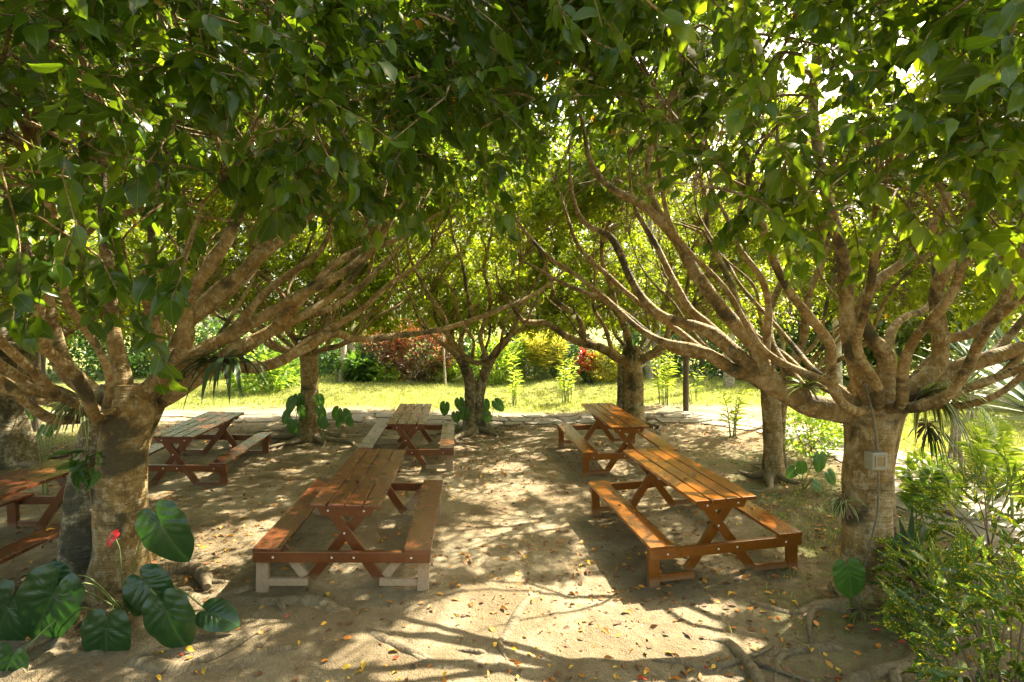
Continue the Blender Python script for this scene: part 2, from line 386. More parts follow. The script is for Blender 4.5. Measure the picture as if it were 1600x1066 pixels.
class Tree:
    def __init__(s, name, label, base, crown_c, crown_r, cat='tree', group='umbrella shaped trees shading the picnic court', obname='shade_tree'):
        s.name = name; s.base = np.asarray(base, float); s.e = thing(obname, base, label, cat, group)
        s.c = np.asarray(crown_c, float); s.r = np.asarray(crown_r, float); CROWNS[name] = (s.c, s.r)
        s.pts = []; s.tan = []; s.rad = []; s.lid = []; s.limbs = []; s.ls = .72
    def trunk(s, pts, r, m='bark', flare=.35, seg=24, nb=5):
        mb = MB(); q = np.hstack([np.asarray(pts, float), np.asarray(r, float)[:, None]])
        L = np.linalg.norm(np.diff(q[:, :3], axis=0), axis=1).sum(); n = max(16, int(L/.05)); c = catmull(q, n)
        p, rr = c[:, :3], c[:, 3]; a = np.linspace(0, 2*PI, seg, endpoint=False); h = np.linspace(0, L, n); ph = rng.uniform(0, 6.3, 5)
        fl = 1+flare*np.exp(-h/.16)[:, None]*(1+.55*np.cos(nb*a+ph[0])[None])+.05*np.sin(3*a+ph[1])[None]*np.sin(h*3+ph[2])[:, None]+.035*np.sin(5*a[None]+h[:, None]*4+ph[3])+.02*np.sin(h*14+ph[4])[:, None]
        R = rr[:, None]*fl
        V = p[:, None]+np.stack([R*np.cos(a), R*np.sin(a), np.zeros_like(R)], -1)
        i = np.arange(n*seg).reshape(n, seg); nx = np.roll(i, -1, 1)
        f = np.stack([i[:-1], nx[:-1], nx[1:], i[1:]], -1).reshape(-1, 4)
        uv = np.zeros((n, seg, 3)); uv[..., 0] = np.cos(a)*2; uv[..., 1] = h[:, None]+rng.uniform(0, 40); uv[..., 2] = np.sin(a)
        mb.add(V.reshape(-1, 3), f, 0, uv); mb.add(V[-1], [list(range(seg))])
        return mb.build('trunk', M[m], s.e, s.base)
    def limb(s, pts, r, m=12, wob=.03, free=.25):
        mb = MB(); r = np.asarray(r)*s.ls; r[-1] *= .45; p, rr = limb(mb, pts, r, None, m, .07, wob)
        s.add_pts(p, rr, len(s.limbs), free); s.limbs.append(mb)
        return p
    def add_pts(s, p, rr, lid, free=.25):
        t = nrm(np.gradient(p, axis=0)); i0 = int(len(p)*free)
        s.pts.append(p[i0:]); s.tan.append(t[i0:]); s.rad.append(rr[i0:]); s.lid.append(np.full(len(p)-i0, lid))
    def auto_limbs(s, n, fork, R, h, r0=.07, az0=0., az1=2*PI, lowest=.25):
        for i in range(n):
            az = az0+(az1-az0)*(i+rng.uniform(.2, .8))/n; rr_ = R*rng.uniform(.55, 1.0); hh = h*rng.uniform(.75, 1.1); t = np.linspace(0, 1, 7)
            rad = rr_*t**.85; z = lowest*rng.uniform(.2, 1.2)*rr_*t*(1-t)+hh*t**1.75
            az_ = az+.25*np.sin(t*3+rng.uniform(0, 6))*t
            pts = np.stack([fork[0]+rad*np.sin(az_), fork[1]+rad*np.cos(az_), fork[2]-.12*(1-t)+z], 1)
            s.limb(pts, r0*rng.uniform(.75, 1.2)*(1-.72*t), 10, .04)
    def shell(s, n, zmin, inner=.1):
        out = []; c = 0
        while c < n:
            d = nrm(rng.normal(size=(n*2, 3))); k = np.where(rng.random(n*2) < inner, rng.uniform(.5, .85, n*2), rng.uniform(.84, 1.03, n*2))
            k = k*(1+.10*np.sin(d[:, 0]*5+s.c[0])*np.sin(d[:, 1]*6+s.c[1])+.05*np.sin(d[:, 2]*9+d[:, 0]*7))
            p = s.c+d*s.r*k[:, None]
            zl = zmin+.35*sn(p[:, 0], p[:, 1], 1.7, 21)
            ins = np.clip((p[:, 1]-2.3)/1.0, 0, 1)*np.clip((11.3-p[:, 1])/1.0, 0, 1)*np.clip((5.6-np.abs(p[:, 0]+.3))/1.2, 0, 1)
            zl = zl+ins*np.maximum(0, 4.15-zmin)
            ok = (p[:, 2] > zl) & ~in_other(p, s.name); out.append(p[ok]); c += ok.sum()
            if len(out) > 30: break
        return np.concatenate(out)[:n]
    def finish(s, n1, n2, nspr, lsize, lods=(3.2, 7.0), zmin=2.6, tint=.35, leaf='leaf', bark='bark', droop=.55, inner=.25, extra=None):
        pts = np.concatenate(s.pts); tan = np.concatenate(s.tan); rad = np.concatenate(s.rad); lid = np.concatenate(s.lid)
        T1 = s.shell(n1, zmin-.1, .3)
        T1 = T1[sun_keep(T1)]
        T1 = s.c+(T1-s.c)*np.where(rng.random(len(T1)) < .6, .88, .75)[:, None]
        i = attach(T1, pts, tan, rad); P0 = pts[i]; L = np.linalg.norm(T1-P0, axis=1, keepdims=True)
        out = nrm(T1-s.c)+np.array([0, 0, .7])
        Q = hermite(P0, tan[i]*L*1.1, T1, nrm(out)*L*.9, 12); k = np.arange(12)/11.
        ph = rng.uniform(0, 6.3, (len(Q), 1, 3)); Q = Q+.045*np.minimum(L[:, None], 1.5)*(np.sin(k[None, :, None]*8+ph)-np.sin(ph))*k[None, :, None]
        r0 = np.minimum(rad[i]*.62, .030*rng.uniform(.55, 1.1, len(i))); R = np.maximum(r0[:, None]*(1-.74*k[None]), .0045)
        mbs = s.limbs
        for l in range(len(mbs)):
            w = lid[i] == l
            if w.any(): tubes(mbs[l], Q[w], R[w], 7)
        tq = nrm(np.gradient(Q, axis=1))
        p1 = Q[:, 3:].reshape(-1, 3); t1 = tq[:, 3:].reshape(-1, 3); r1 = R[:, 3:].ravel(); l1 = np.repeat(lid[i], 9)
        T2 = s.shell(n2, zmin, inner); ok = view_keep(T2) & sun_keep(T2); T2 = T2[ok]
        j = attach(T2, p1, t1, r1, .6); P0 = p1[j]; L = np.linalg.norm(T2-P0, axis=1, keepdims=True)
        o2 = nrm(nrm(T2-s.c)+np.array([0, 0, .45])+rng.normal(0, .4, T2.shape))
        Q2 = hermite(P0, t1[j]*L*.8, T2, o2*L*.7, 7); k2 = np.arange(7)/6.
        R2 = np.maximum(np.minimum(r1[j]*.7, .0085)[:, None]*(1-.6*k2), .0022)
        for l in range(len(mbs)):
            w = l1[j] == l
            if w.any(): tubes(mbs[l], Q2[w], R2[w], 4)
        nb_ = int(n2*(.7 if s.name in ('L1', 'R1') else 1.3)); T3 = s.shell(nb_, zmin-.25, 1.0); T3 = T3[np.linalg.norm(T3-np.array([0, 0, CAMZ]), axis=1) > 2.2]; T3 = T3[sun_keep(T3)]
        j3 = attach(T3, p1, t1, r1, .6); P3 = p1[j3]; L3 = np.linalg.norm(T3-P3, axis=1, keepdims=True); o3 = nrm(nrm(T3-s.c)+np.array([0, 0, .8])+rng.normal(0, .4, T3.shape))
        Q3 = hermite(P3, t1[j3]*L3, T3, o3*L3*.9, 9); k3 = np.arange(9)/8.; R3_ = np.maximum(np.minimum(r1[j3]*.75, .0115)[:, None]*(1-.65*k3), .003)
        for l in range(len(mbs)):
            w = l1[j3] == l
            if w.any(): tubes(mbs[l], Q3[w], R3_[w], 4)
        for mb in mbs: mb.build('limb', M[bark], s.e, s.base)
        # sprays at the branch ends and just behind them
        e = np.repeat(np.arange(len(T2)), nspr); b = Q2[e, -1].copy(); back = rng.random(len(e)) < .45; b[back] = Q2[e[back], 4]
        dirs = nrm(o2[e]+rng.normal(0, .6, (len(e), 3)))
        dist = np.linalg.norm(b-np.array([0, 0, CAMZ]), axis=1); ok = view_keep(b); b, dirs, dist = b[ok], dirs[ok], dist[ok]
        mb = MB(); tw = MB(); tn = tint+.13*sn(b[:, 0], b[:, 2]+b[:, 1], 2.0, 5)
        keep = lambda q: view_keep(q) & sun_keep(q)
        a = dist < lods[0]; c = (dist >= lods[0]) & (dist < lods[1]); f = dist >= lods[1]
        sprays(mb, tw, b[a], dirs[a], lsize, 0, tn[a], droop, keep)
        sprays(mb, tw, b[c], dirs[c], lsize, 1, tn[c], droop, keep)
        sprays(mb, None, b[f], dirs[f], lsize*1.15, 2, tn[f], droop, keep)
        if extra: extra(mb, tw, np.concatenate([p1, Q2[:, 2:].reshape(-1, 3)]))
        mb.build('crown', M[leaf], s.e, s.base)
        if tw.v: tw.build('twigs', M[bark], s.e, s.base)
    def root(s, pts, r, m='root'):
        mb = MB(); pp, rr = limb(mb, pts, r, None, 10, .10, .02)
        for i in range(2 if len(pp) > 14 else 1):   # thin side roots
            a = int(len(pp)*rng.uniform(.15, .7)); t = nrm(pp[min(a+2, len(pp)-1)]-pp[a]); sd = np.array([-t[1], t[0], 0])*rng.choice([-1, 1]); q = [pp[a]]; l = rng.uniform(.25, .6)
            for k in (.35, .7, 1.): v = pp[a]+(t*.75+sd*.8*k)*l*k; v[2] = gz(v[0], v[1])+.004-.02*(k == 1.); q.append(v)
            limb(mb, q, [rr[a]*.6, rr[a]*.5, rr[a]*.35, .006], 12, 7, .1, .01)
        pass; return mb.build('root', M[m], s.e, s.base)
def groot(pp, rr, lift=.3):
    """surface root: (px, depth) pairs, half sunk"""
    out = []
    for (px, d), r in zip(pp, rr):
        q = G(px, d); q[2] += r*(lift-.46); out.append(q)
    return out
def gp(px, py):
    """depth at which the ground shows at a pixel"""
    lo, hi = 1.2, 40.
    for _ in range(40):
        m = .5*(lo+hi); q = P(px, py, m)
        if q[2] > gz(q[0], q[1]): lo = m
        else: hi = m
    return m
def proots(pp, rr, lift=.25): return groot([(a, gp(a, b)) for a, b in pp], rr, lift)
# ------------------------------------------------------------------ the seven trees
L1 = Tree('L1', 'stout twin stemmed tree with dark mossy left stem above big heart shaped leaves', G(165, 4.4), (-3.5, 4.3, 3.9), (3.9, 3.9, 2.5))
R1 = Tree('R1', 'tree with the switch box and cable on its trunk and curling limbs', G(1356, 4.27), (3.1, 4.3, 4.0), (3.7, 3.75, 2.45))
R2 = Tree('R2', 'slim tree on the bare strip by the stone path, behind the big sideways limb', G(1208, 7.35), (4.1, 8.0, 3.9), (3.5, 3.2, 2.4))
R3 = Tree('R3', 'thick paired trunk tree rising right behind the rear amber picnic table', G(985, 11.5), (3.0, 11.4, 3.9), (3.6, 3.0, 2.3))
C1 = Tree('C1', 'tree with two stems twisted together at the end of the sandy aisle', G(742, 10.9), (-.6, 10.7, 3.9), (3.3, 3.5, 2.3))
L2 = Tree('L2', 'straight single trunk tree ringed by leafy plants and spreading surface roots', G(484, 9.9), (-3.9, 9.4, 3.9), (3.5, 3.2, 2.3))
L0 = Tree('L0', 'shaded grey tree standing behind the green lit table', G(8, 7.9), (-8.0, 7.6, 4.0), (3.6, 4.0, 2.7))
LA = lambda *a: [P(*q) for q in a]
def gbase(t, dx=0, dy=0, dz=-.12): return np.array([t.base[0]+dx, t.base[1]+dy, gz(t.base[0]+dx, t.base[1]+dy)+dz])
L1.ls = .70; R1.ls = .66
# L1 ---------------------------------------------------------------
L1.trunk([gbase(L1, .14, -.08)]+LA((190, 860, 4.3), (190, 780, 4.3), (192, 700, 4.28), (202, 640, 4.3), (208, 600, 4.3)), [.22, .195, .185, .175, .19, .14], 'bark', .3)
L1.trunk([gbase(L1, -.2, .04)]+LA((136, 860, 4.42), (138, 790, 4.44), (150, 700, 4.46), (168, 640, 4.42), (180, 600, 4.4)), [.22, .19, .17, .145, .14, .1], 'bark_mossy', .35)
L1.trunk([gbase(L1, .05, .45)]+LA((198, 800, 4.8), (216, 700, 4.8), (248, 620, 4.75), (280, 570, 4.7)), [.13, .10, .09, .085, .07], 'bark', .3)
L1.limb(LA((180, 650, 4.38), (140, 605, 4.34), (105, 560, 4.25), (85, 500, 4.1), (55, 420, 4.0), (20, 320, 3.9)), [.12, .115, .10, .085, .065, .04])
L1.limb(LA((160, 660, 4.38), (105, 625, 4.3), (50, 605, 4.2), (-30, 590, 4.1), (-150, 555, 4.0), (-320, 450, 3.9)), [.12, .12, .11, .10, .08, .05], wob=.02)
L1.limb(LA((100, 560, 4.22), (60, 545, 4.15), (0, 540, 4.1), (-80, 500, 4.0), (-150, 400, 3.9)), [.055, .05, .047, .04, .03])
L1.limb(LA((200, 640, 4.28), (192, 580, 4.22), (175, 520, 4.2), (168, 430, 4.1), (160, 280, 4.0), (140, 60, 3.9)), [.10, .09, .08, .066, .05, .035])
L1.limb(LA((210, 640, 4.3), (245, 590, 4.28), (275, 545, 4.25), (284, 490, 4.2), (310, 440, 4.2), (345, 370, 4.2), (385, 250, 4.15), (420, 60, 4.1)), [.12, .105, .095, .085, .075, .06, .05, .035])
L1.limb(LA((275, 545, 4.25), (300, 490, 4.3), (360, 440, 4.4), (420, 395, 4.5), (480, 330, 4.6), (530, 220, 4.6)), [.08, .075, .066, .058, .045, .03])
L1.limb(LA((205, 645, 4.35), (255, 600, 4.4), (320, 545, 4.5), (380, 510, 4.6), (450, 480, 4.7), (540, 420, 4.9), (600, 370, 5.1), (650, 300, 5.2)), [.12, .105, .09, .08, .07, .055, .04, .025])
L1.limb(LA((225, 640, 4.5), (300, 592, 4.5), (360, 556, 4.6), (420, 520, 4.75), (480, 450, 4.9), (560, 395, 5.2), (620, 370, 5.4), (700, 330, 5.6)), [.12, .10, .09, .08, .06, .05, .035, .025])
L1.limb(LA((260, 600, 4.6), (330, 572, 4.65), (410, 573, 4.75), (470, 548, 4.9), (520, 521, 5.1), (555, 530, 5.3), (620, 525, 5.5), (700, 512, 5.8), (790, 480, 6.2), (850, 450, 6.5), (905, 400, 6.8)), [.10, .085, .075, .07, .062, .052, .047, .042, .037, .03, .02], wob=.0)
L1.limb(LA((300, 490, 4.3), (345, 440, 4.45), (400, 400, 4.6), (450, 340, 4.7), (470, 250, 4.8)), [.06, .055, .05, .04, .025])
L1.limb(LA((420, 522, 4.75), (480, 492, 4.9), (540, 445, 5.1), (585, 380, 5.3), (610, 290, 5.4)), [.06, .055, .047, .038, .025])
L1.limb(LA((262, 560, 4.35), (300, 500, 4.5), (350, 455, 4.7), (395, 420, 4.9), (430, 360, 5.0), (440, 260, 5.0)), [.06, .055, .05, .043, .035, .024])
L1.limb(LA((330, 545, 4.5), (390, 490, 4.7), (450, 440, 4.9), (500, 390, 5.1), (540, 310, 5.2)), [.06, .055, .047, .04, .026])
L1.limb(LA((370, 556, 4.65), (440, 515, 4.9), (520, 478, 5.2), (590, 430, 5.5), (640, 360, 5.8)), [.055, .05, .044, .036, .024])
L1.limb(LA((452, 556, 4.85), (520, 500, 5.1), (570, 470, 5.3), (640, 420, 5.6), (690, 350, 5.8)), [.055, .05, .043, .035, .024])
L1.limb(LA((250, 590, 4.3), (255, 530, 4.1), (225, 460, 3.9), (240, 360, 3.8), (260, 220, 3.7)), [.07, .06, .052, .042, .028])
R1.limb(LA((1100, 550, 4.6), (1040, 500, 4.9), (960, 440, 5.2), (900, 375, 5.5), (870, 290, 5.7)), [.05, .045, .04, .034, .022], wob=.02)
R1.limb(LA((1130, 560, 4.55), (1060, 545, 4.8), (990, 500, 5.1), (930, 460, 5.4), (860, 430, 5.7), (800, 400, 6.0)), [.05, .045, .04, .035, .03, .02], wob=.02)
R1.limb(LA((1260, 618, 4.3), (1225, 560, 4.4), (1215, 490, 4.5), (1235, 400, 4.6), (1225, 300, 4.7)), [.07, .06, .05, .04, .026])
L1.auto_limbs(7, P(200, 630, 4.4), 2.8, 2.3, .06, PI*.75, PI*1.5)
L1.auto_limbs(3, P(200, 620, 4.5), 2.3, 2.3, .055, -.5, .8)
# R1 ---------------------------------------------------------------
R1.trunk([gbase(R1, -.02, 0)]+LA((1352, 860, 4.27), (1354, 760, 4.27), (1360, 690, 4.27), (1366, 630, 4.27), (1370, 590, 4.27)), [.225, .18, .175, .18, .21, .18], 'bark', .35)
R1.trunk([gbase(R1, .12, .2)]+LA((1382, 850, 4.5), (1381, 740, 4.5), (1392, 660, 4.45), (1412, 610, 4.4)), [.12, .08, .08, .095, .09], 'bark', .35)
R1.limb(LA((1372, 655, 4.25), (1320, 640, 4.25), (1262, 622, 4.3), (1215, 600, 4.38), (1180, 580, 4.45), (1160, 555, 4.5)), [.16, .155, .145, .135, .13, .08], m=16)
R1.limb(LA((1200, 592, 4.42), (1150, 580, 4.5), (1095, 548, 4.6), (1040, 535, 4.75), (1000, 515, 4.9), (950, 470, 5.1), (900, 430, 5.3), (850, 395, 5.5), (800, 330, 5.8), (780, 250, 6)), [.09, .085, .075, .05, .045, .04, .035, .032, .025, .018], wob=.0)
R1.limb(LA((1190, 585, 4.42), (1135, 548, 4.5), (1085, 522, 4.6), (1030, 495, 4.7), (985, 440, 4.85), (945, 380, 5.0), (905, 345, 5.1), (885, 250, 5.2)), [.10, .09, .075, .062, .055, .048, .04, .026])
R1.limb(LA((1195, 585, 4.4), (1180, 540, 4.4), (1140, 485, 4.4), (1085, 420, 4.4), (1050, 365, 4.45), (1010, 315, 4.5), (950, 285, 4.6), (918, 240, 4.7), (905, 140, 4.8)), [.12, .105, .09, .075, .066, .055, .045, .038, .026])
R1.limb(LA((1145, 555, 4.5), (1112, 500, 4.6), (1070, 450, 4.7), (1035, 405, 4.8), (1010, 340, 4.9), (985, 250, 5.0)), [.062, .055, .05, .043, .035, .024])
R1.limb(LA((1195, 590, 4.4), (1196, 520, 4.45), (1178, 450, 4.5), (1152, 385, 4.55), (1156, 330, 4.6), (1165, 270, 4.6)), [.06, .05, .042, .034, .028, .018], m=10)
R1.limb(LA((1160, 395, 4.55), (1140, 355, 4.6), (1120, 300, 4.7), (1118, 220, 4.7)), [.03, .027, .022, .015], m=10)
R1.limb(LA((1075, 405, 4.42), (1045, 355, 4.45), (1022, 300, 4.47), (1030, 200, 4.4), (1060, 110, 4.3), (1085, 0, 4.2)), [.05, .05, .047, .043, .036, .028])
R1.limb(LA((1365, 640, 4.2), (1345, 585, 4.15), (1332, 520, 4.15), (1325, 450, 4.1), (1310, 370, 4.1), (1285, 250, 4.1), (1270, 150, 4.1), (1290, 20, 4.0)), [.12, .105, .09, .08, .07, .06, .05, .035])
R1.limb(LA((1370, 630, 4.15), (1386, 578, 4.1), (1384, 545, 4.08), (1356, 520, 4.1), (1342, 480, 4.15), (1372, 440, 4.15), (1420, 400, 4.1), (1470, 330, 4.0), (1500, 210, 3.9)), [.11, .10, .095, .075, .066, .06, .052, .045, .03])
R1.limb(LA((1372, 632, 4.22), (1420, 600, 4.2), (1458, 560, 4.15), (1470, 510, 4.1), (1468, 455, 4.1), (1480, 400, 4.1), (1510, 320, 4.05), (1530, 180, 4.0)), [.12, .105, .095, .085, .07, .06, .048, .03])
R1.limb(LA((1390, 640, 4.3), (1450, 590, 4.25), (1510, 565, 4.2), (1580, 550, 4.1), (1680, 510, 4.0), (1800, 400, 3.9)), [.14, .115, .10, .085, .065, .04])
R1.limb(LA((1462, 530, 4.12), (1520, 522, 4.05), (1562, 480, 4.0), (1590, 420, 3.95), (1620, 330, 3.9), (1640, 200, 3.8)), [.065, .058, .05, .043, .035, .024])
R1.limb(LA((1500, 570, 4.2), (1560, 548, 4.15), (1600, 500, 4.1), (1640, 430, 4.0), (1700, 320, 3.9)), [.06, .055, .047, .04, .025])
R1.limb(LA((1395, 620, 4.4), (1390, 540, 4.6), (1420, 495, 4.8), (1450, 480, 5.0), (1500, 420, 5.3)), [.07, .06, .05, .045, .03])
R1.auto_limbs(8, P(1370, 620, 4.27), 2.8, 2.3, .06, PI*.55, PI*1.45)
R1.auto_limbs(4, P(1370, 620, 4.4), 2.6, 2.2, .05, -.9, 1.2)
# R2 ---------------------------------------------------------------
R2.trunk([gbase(R2, 0, 0)]+LA((1208, 720, 7.35), (1206, 660, 7.35), (1203, 610, 7.35), (1195, 570, 7.35)), [.155, .13, .125, .12, .09], 'bark', .4)
R2.trunk([gbase(R2, .12, .06)]+LA((1216, 700, 7.45), (1218, 650, 7.42), (1225, 600, 7.4)), [.11, .09, .085, .08], 'bark', .4)
R2.limb(LA((1200, 605, 7.35), (1180, 545, 7.5), (1150, 470, 7.7), (1110, 380, 8.0), (1090, 260, 8.2)), [.1, .085, .07, .05, .03])
R2.limb(LA((1215, 600, 7.4), (1250, 540, 7.3), (1262, 470, 7.2), (1290, 380, 7.2), (1300, 260, 7.2)), [.09, .08, .065, .05, .03])
R2.auto_limbs(9, P(1210, 600, 7.38), 2.6, 2.3, .06)
# C1 ---------------------------------------------------------------
C1.trunk([gbase(C1, -.1, 0)]+LA((735, 640, 10.9), (735, 600, 10.9), (727, 575, 10.9), (712, 550, 10.9)), [.17, .13, .125, .12, .10], 'bark_mossy', .7, nb=4)
C1.trunk([gbase(C1, .1, .04)]+LA((747, 640, 10.95), (752, 600, 10.95), (763, 570, 10.9), (778, 545, 10.9)), [.16, .12, .115, .11, .09], 'bark_mossy', .7, nb=4)
C1.limb(LA((718, 560, 10.9), (698, 530, 10.9), (690, 490, 10.8), (660, 450, 10.8), (640, 400, 10.7), (630, 330, 10.7)), [.095, .08, .07, .055, .045, .03])
C1.limb(LA((728, 575, 10.9), (722, 530, 10.9), (735, 480, 10.8), (720, 410, 10.7), (700, 330, 10.6)), [.08, .07, .06, .045, .03])
C1.limb(LA((762, 570, 10.9), (752, 530, 10.85), (765, 480, 10.8), (760, 410, 10.7), (775, 320, 10.6)), [.08, .07, .055, .045, .03])
C1.limb(LA((772, 555, 10.9), (800, 525, 10.9), (815, 480, 10.9), (850, 420, 10.9), (880, 330, 11)), [.08, .07, .055, .042, .03])
C1.auto_limbs(9, P(745, 560, 10.9), 2.5, 2.3, .06)
# R3 ---------------------------------------------------------------
R3.trunk([gbase(R3, .1, 0)]+LA((990, 630, 11.5), (990, 590, 11.5), (986, 560, 11.5), (985, 540, 11.5)), [.24, .215, .21, .21, .15], 'bark', .25)
R3.trunk([gbase(R3, -.2, .1)]+LA((972, 630, 11.6), (973, 590, 11.6), (975, 560, 11.55)), [.17, .125, .12, .12], 'bark_mossy', .25)
R3.limb(LA((982, 568, 11.5), (950, 553, 11.4), (915, 538, 11.3), (880, 525, 11.2), (850, 508, 11.0), (815, 500, 10.8), (790, 470, 10.6), (770, 410, 10.5)), [.16, .15, .13, .11, .09, .07, .05, .035])
R3.limb(LA((915, 538, 11.3), (900, 500, 11.2), (870, 470, 11.1), (850, 420, 11.0), (830, 340, 11)), [.09, .08, .065, .05, .03])
R3.limb(LA((985, 560, 11.5), (975, 510, 11.3), (955, 460, 11.2), (940, 390, 11.0), (935, 300, 10.9)), [.12, .10, .08, .06, .035])
R3.limb(LA((1000, 565, 11.4), (1030, 545, 11.2), (1045, 510, 11.1), (1070, 450, 11.0), (1085, 360, 11)), [.11, .10, .08, .06, .035])
R3.auto_limbs(9, P(985, 555, 11.5), 2.8, 2.2, .07)
# L2 ---------------------------------------------------------------
L2.trunk([gbase(L2)]+LA((484, 640, 9.9), (483, 590, 9.9), (482, 550, 9.9), (482, 525, 9.9)), [.20, .165, .16, .165, .12], 'bark', .55)
L2.limb(LA((484, 550, 9.9), (505, 515, 9.8), (530, 470, 9.7), (575, 420, 9.6), (600, 330, 9.5)), [.1, .085, .07, .05, .03])
L2.limb(LA((480, 550, 9.9), (455, 515, 9.8), (440, 460, 9.7), (400, 410, 9.6), (380, 320, 9.5)), [.1, .085, .07, .05, .03])
L2.auto_limbs(10, P(483, 545, 9.9), 2.7, 2.2, .065)
# L0 ---------------------------------------------------------------
L0.trunk([gbase(L0)]+LA((5, 660, 7.9), (0, 600, 7.9), (5, 540, 7.9), (0, 500, 7.9)), [.36, .29, .27, .26, .2], 'bark_mossy', .45)
L0.trunk([gbase(L0, .3, .1)]+LA((32, 660, 7.95), (38, 600, 7.95), (45, 545, 7.9)), [.16, .12, .11, .1], 'bark_mossy', .35)
L0.auto_limbs(9, P(5, 540, 7.9), 2.6, 2.4, .08)
# surface roots ----------------------------------------------------
L1.root(proots([(215, 935), (330, 938), (420, 940), (495, 940), (530, 965), (585, 990), (650, 1020), (690, 1045)], 0*[0] or [.10, .085, .075, .065, .06, .055, .05, .02], .1), [.11, .09, .075, .07, .062, .055, .045, .02])
L1.root(proots([(205, 1030), (260, 1045), (340, 1045), (420, 1020), (480, 1010)], [.07]*5, .1), [.06, .075, .07, .05, .02])
L1.root(proots([(110, 960), (80, 1010), (70, 1055), (50, 1100)], [.06]*4, .1), [.1, .07, .06, .04])
L1.root(proots([(150, 975), (140, 1030), (130, 1075)], [.06]*3, .1), [.09, .06, .04])
L1.root(proots([(230, 900), (290, 890), (322, 905), (330, 920)], [.06]*4, .4), [.08, .07, .065, .03])
L1.root(proots([(900, 880), (860, 910), (820, 950), (790, 990), (745, 1025), (690, 1035), (640, 1015)], [.02]*7, -.55), [.015, .035, .042, .045, .05, .035, .015])
R1.root(proots([(1400, 955), (1440, 990), (1425, 1025), (1380, 1045), (1340, 1062), (1280, 1085)], [.06]*6, .2), [.12, .085, .065, .055, .045, .02])
R1.root(proots([(1330, 950), (1280, 945), (1230, 955), (1180, 945), (1160, 940)], [.04]*5, .1), [.10, .06, .045, .035, .01])
R1.root(proots([(1320, 1015), (1300, 1012), (1265, 1018), (1220, 1022), (1200, 1030)], [.04]*5, .3), [.02, .055, .05, .04, .01])
R1.root(proots([(1105, 1000), (1140, 1005), (1165, 1030), (1190, 1060), (1200, 1090)], [.04]*5, .3), [.015, .035, .04, .04, .03])
R1.root(proots([(1020, 1032), (1070, 1035), (1110, 1045), (1160, 1062), (1200, 1085)], [.04]*5, .3), [.015, .04, .045, .045, .03])
for t, n, r in ((L2, 11, 1.5), (C1, 12, 1.5), (R2, 6, .9), (R3, 7, 1.2), (L0, 6, 1.2)):
    for i in range(n):
        a = 2*PI*(i+rng.uniform(.1, .9))/n; rr_ = r*rng.uniform(.5, 1.1); pts = []
        for k in np.linspace(.1, 1, 6):
            aa = a+.5*math.sin(k*4+i)*k; x, y = t.base[0]+rr_*k*math.sin(aa), t.base[1]+rr_*k*math.cos(aa)
            pts.append((x, y, gz(x, y)+.10*(1-k)**2-.005))
        t.root(pts, list(np.linspace(.085, .012, 6)*rng.uniform(.7, 1.1)), 'root')
# hanging leafy shoots close to the viewer -------------------------
def shoots(lst, tree, ls, tint, lod=0):
    def f(mb, tw, near):
        for pts, n, tn in lst:
            p = catmull(np.array(pts), 26); tubes(tw, p[None], np.linspace(.005, .002, 26)[None], 5)
            a = near[np.argmin(np.linalg.norm(near-p[0], axis=1)+.6*np.maximum(0, p[0][2]-near[:, 2]))]; l = np.linalg.norm(p[0]-a)   # join the shoot to its branch
            if .02 < l < 1.6: tubes(tw, hermite(a[None], np.array([[0, 0, .35*l]]), p[0][None], (p[1]-p[0])[None]*4, 9), np.linspace(.0065, .005, 9)[None], 5)
            t = nrm(np.gradient(p, axis=0)); ii = np.linspace(5, 25, n).astype(int)
            d = t[ii]*.5+rng.normal(0, .55, (n, 3)); d[:, 2] -= .75
            nn = rng.normal(0, .5, (n, 3))+np.array([0, -.75, .7])
            L = ls*rng.uniform(.75, 1.25, n)
            leaves(mb, p[ii], d, nn, L, L*rng.uniform(.5, .62, n), np.clip(rng.normal(tn, .1, n), 0, .74), lod)
    return f
Ls = []
def curtain(n, x0, x1, y0, ylow, d0, d1, tn, skip=None):
    c = 0
    while c < n:
        x = rng.uniform(x0, x1); yl = np.interp(x, *ylow); y = y0+(yl-y0)*rng.uniform(0, 1)
        if skip and skip[0] < x < skip[1] and skip[2] < y < skip[3]: continue
        d = rng.uniform(d0, d1); dx, dy = rng.uniform(-90, 90), rng.uniform(30, 120)
        sh((x-dx, y-dy, d+.15), (x-dx*.4, y-dy*.4, d), (x, y, d-.05), int(rng.integers(7, 12)), tn+rng.normal(0, .06)); c += 1
def sh(a, b, c, n, tn): Ls.append(([P(*a), P(*b), P(*c)], n, tn))
sh((150, 250, 2.2), (190, 430, 2.1), (250, 600, 2.15), 14, .3); sh((190, 380, 2.1), (225, 500, 2.1), (270, 590, 2.1), 10, .35)
sh((60, 200, 1.9), (70, 380, 1.8), (60, 480, 1.8), 13, .3); sh((0, 260, 1.7), (30, 380, 1.7), (20, 500, 1.7), 12, .3)
sh((30, 60, 1.5), (60, 110, 1.4), (75, 160, 1.4), 6, .3); sh((160, 150, 1.7), (190, 230, 1.6), (170, 270, 1.6), 9, .55)
sh((20, 210, 1.6), (70, 240, 1.5), (115, 280, 1.5), 8, .6); sh((430, 10, 1.8), (470, 60, 1.8), (520, 90, 1.8), 9, .5)
sh((220, 30, 1.7), (230, 60, 1.6), (250, 80, 1.6), 6, .55); sh((330, 60, 1.9), (300, 110, 1.9), (250, 120, 1.8), 9, .35)
sh((330, 180, 2.0), (370, 260, 2.0), (400, 330, 2.0), 12, .3); sh((480, 200, 2.1), (560, 280, 2.1), (620, 330, 2.1), 14, .35)
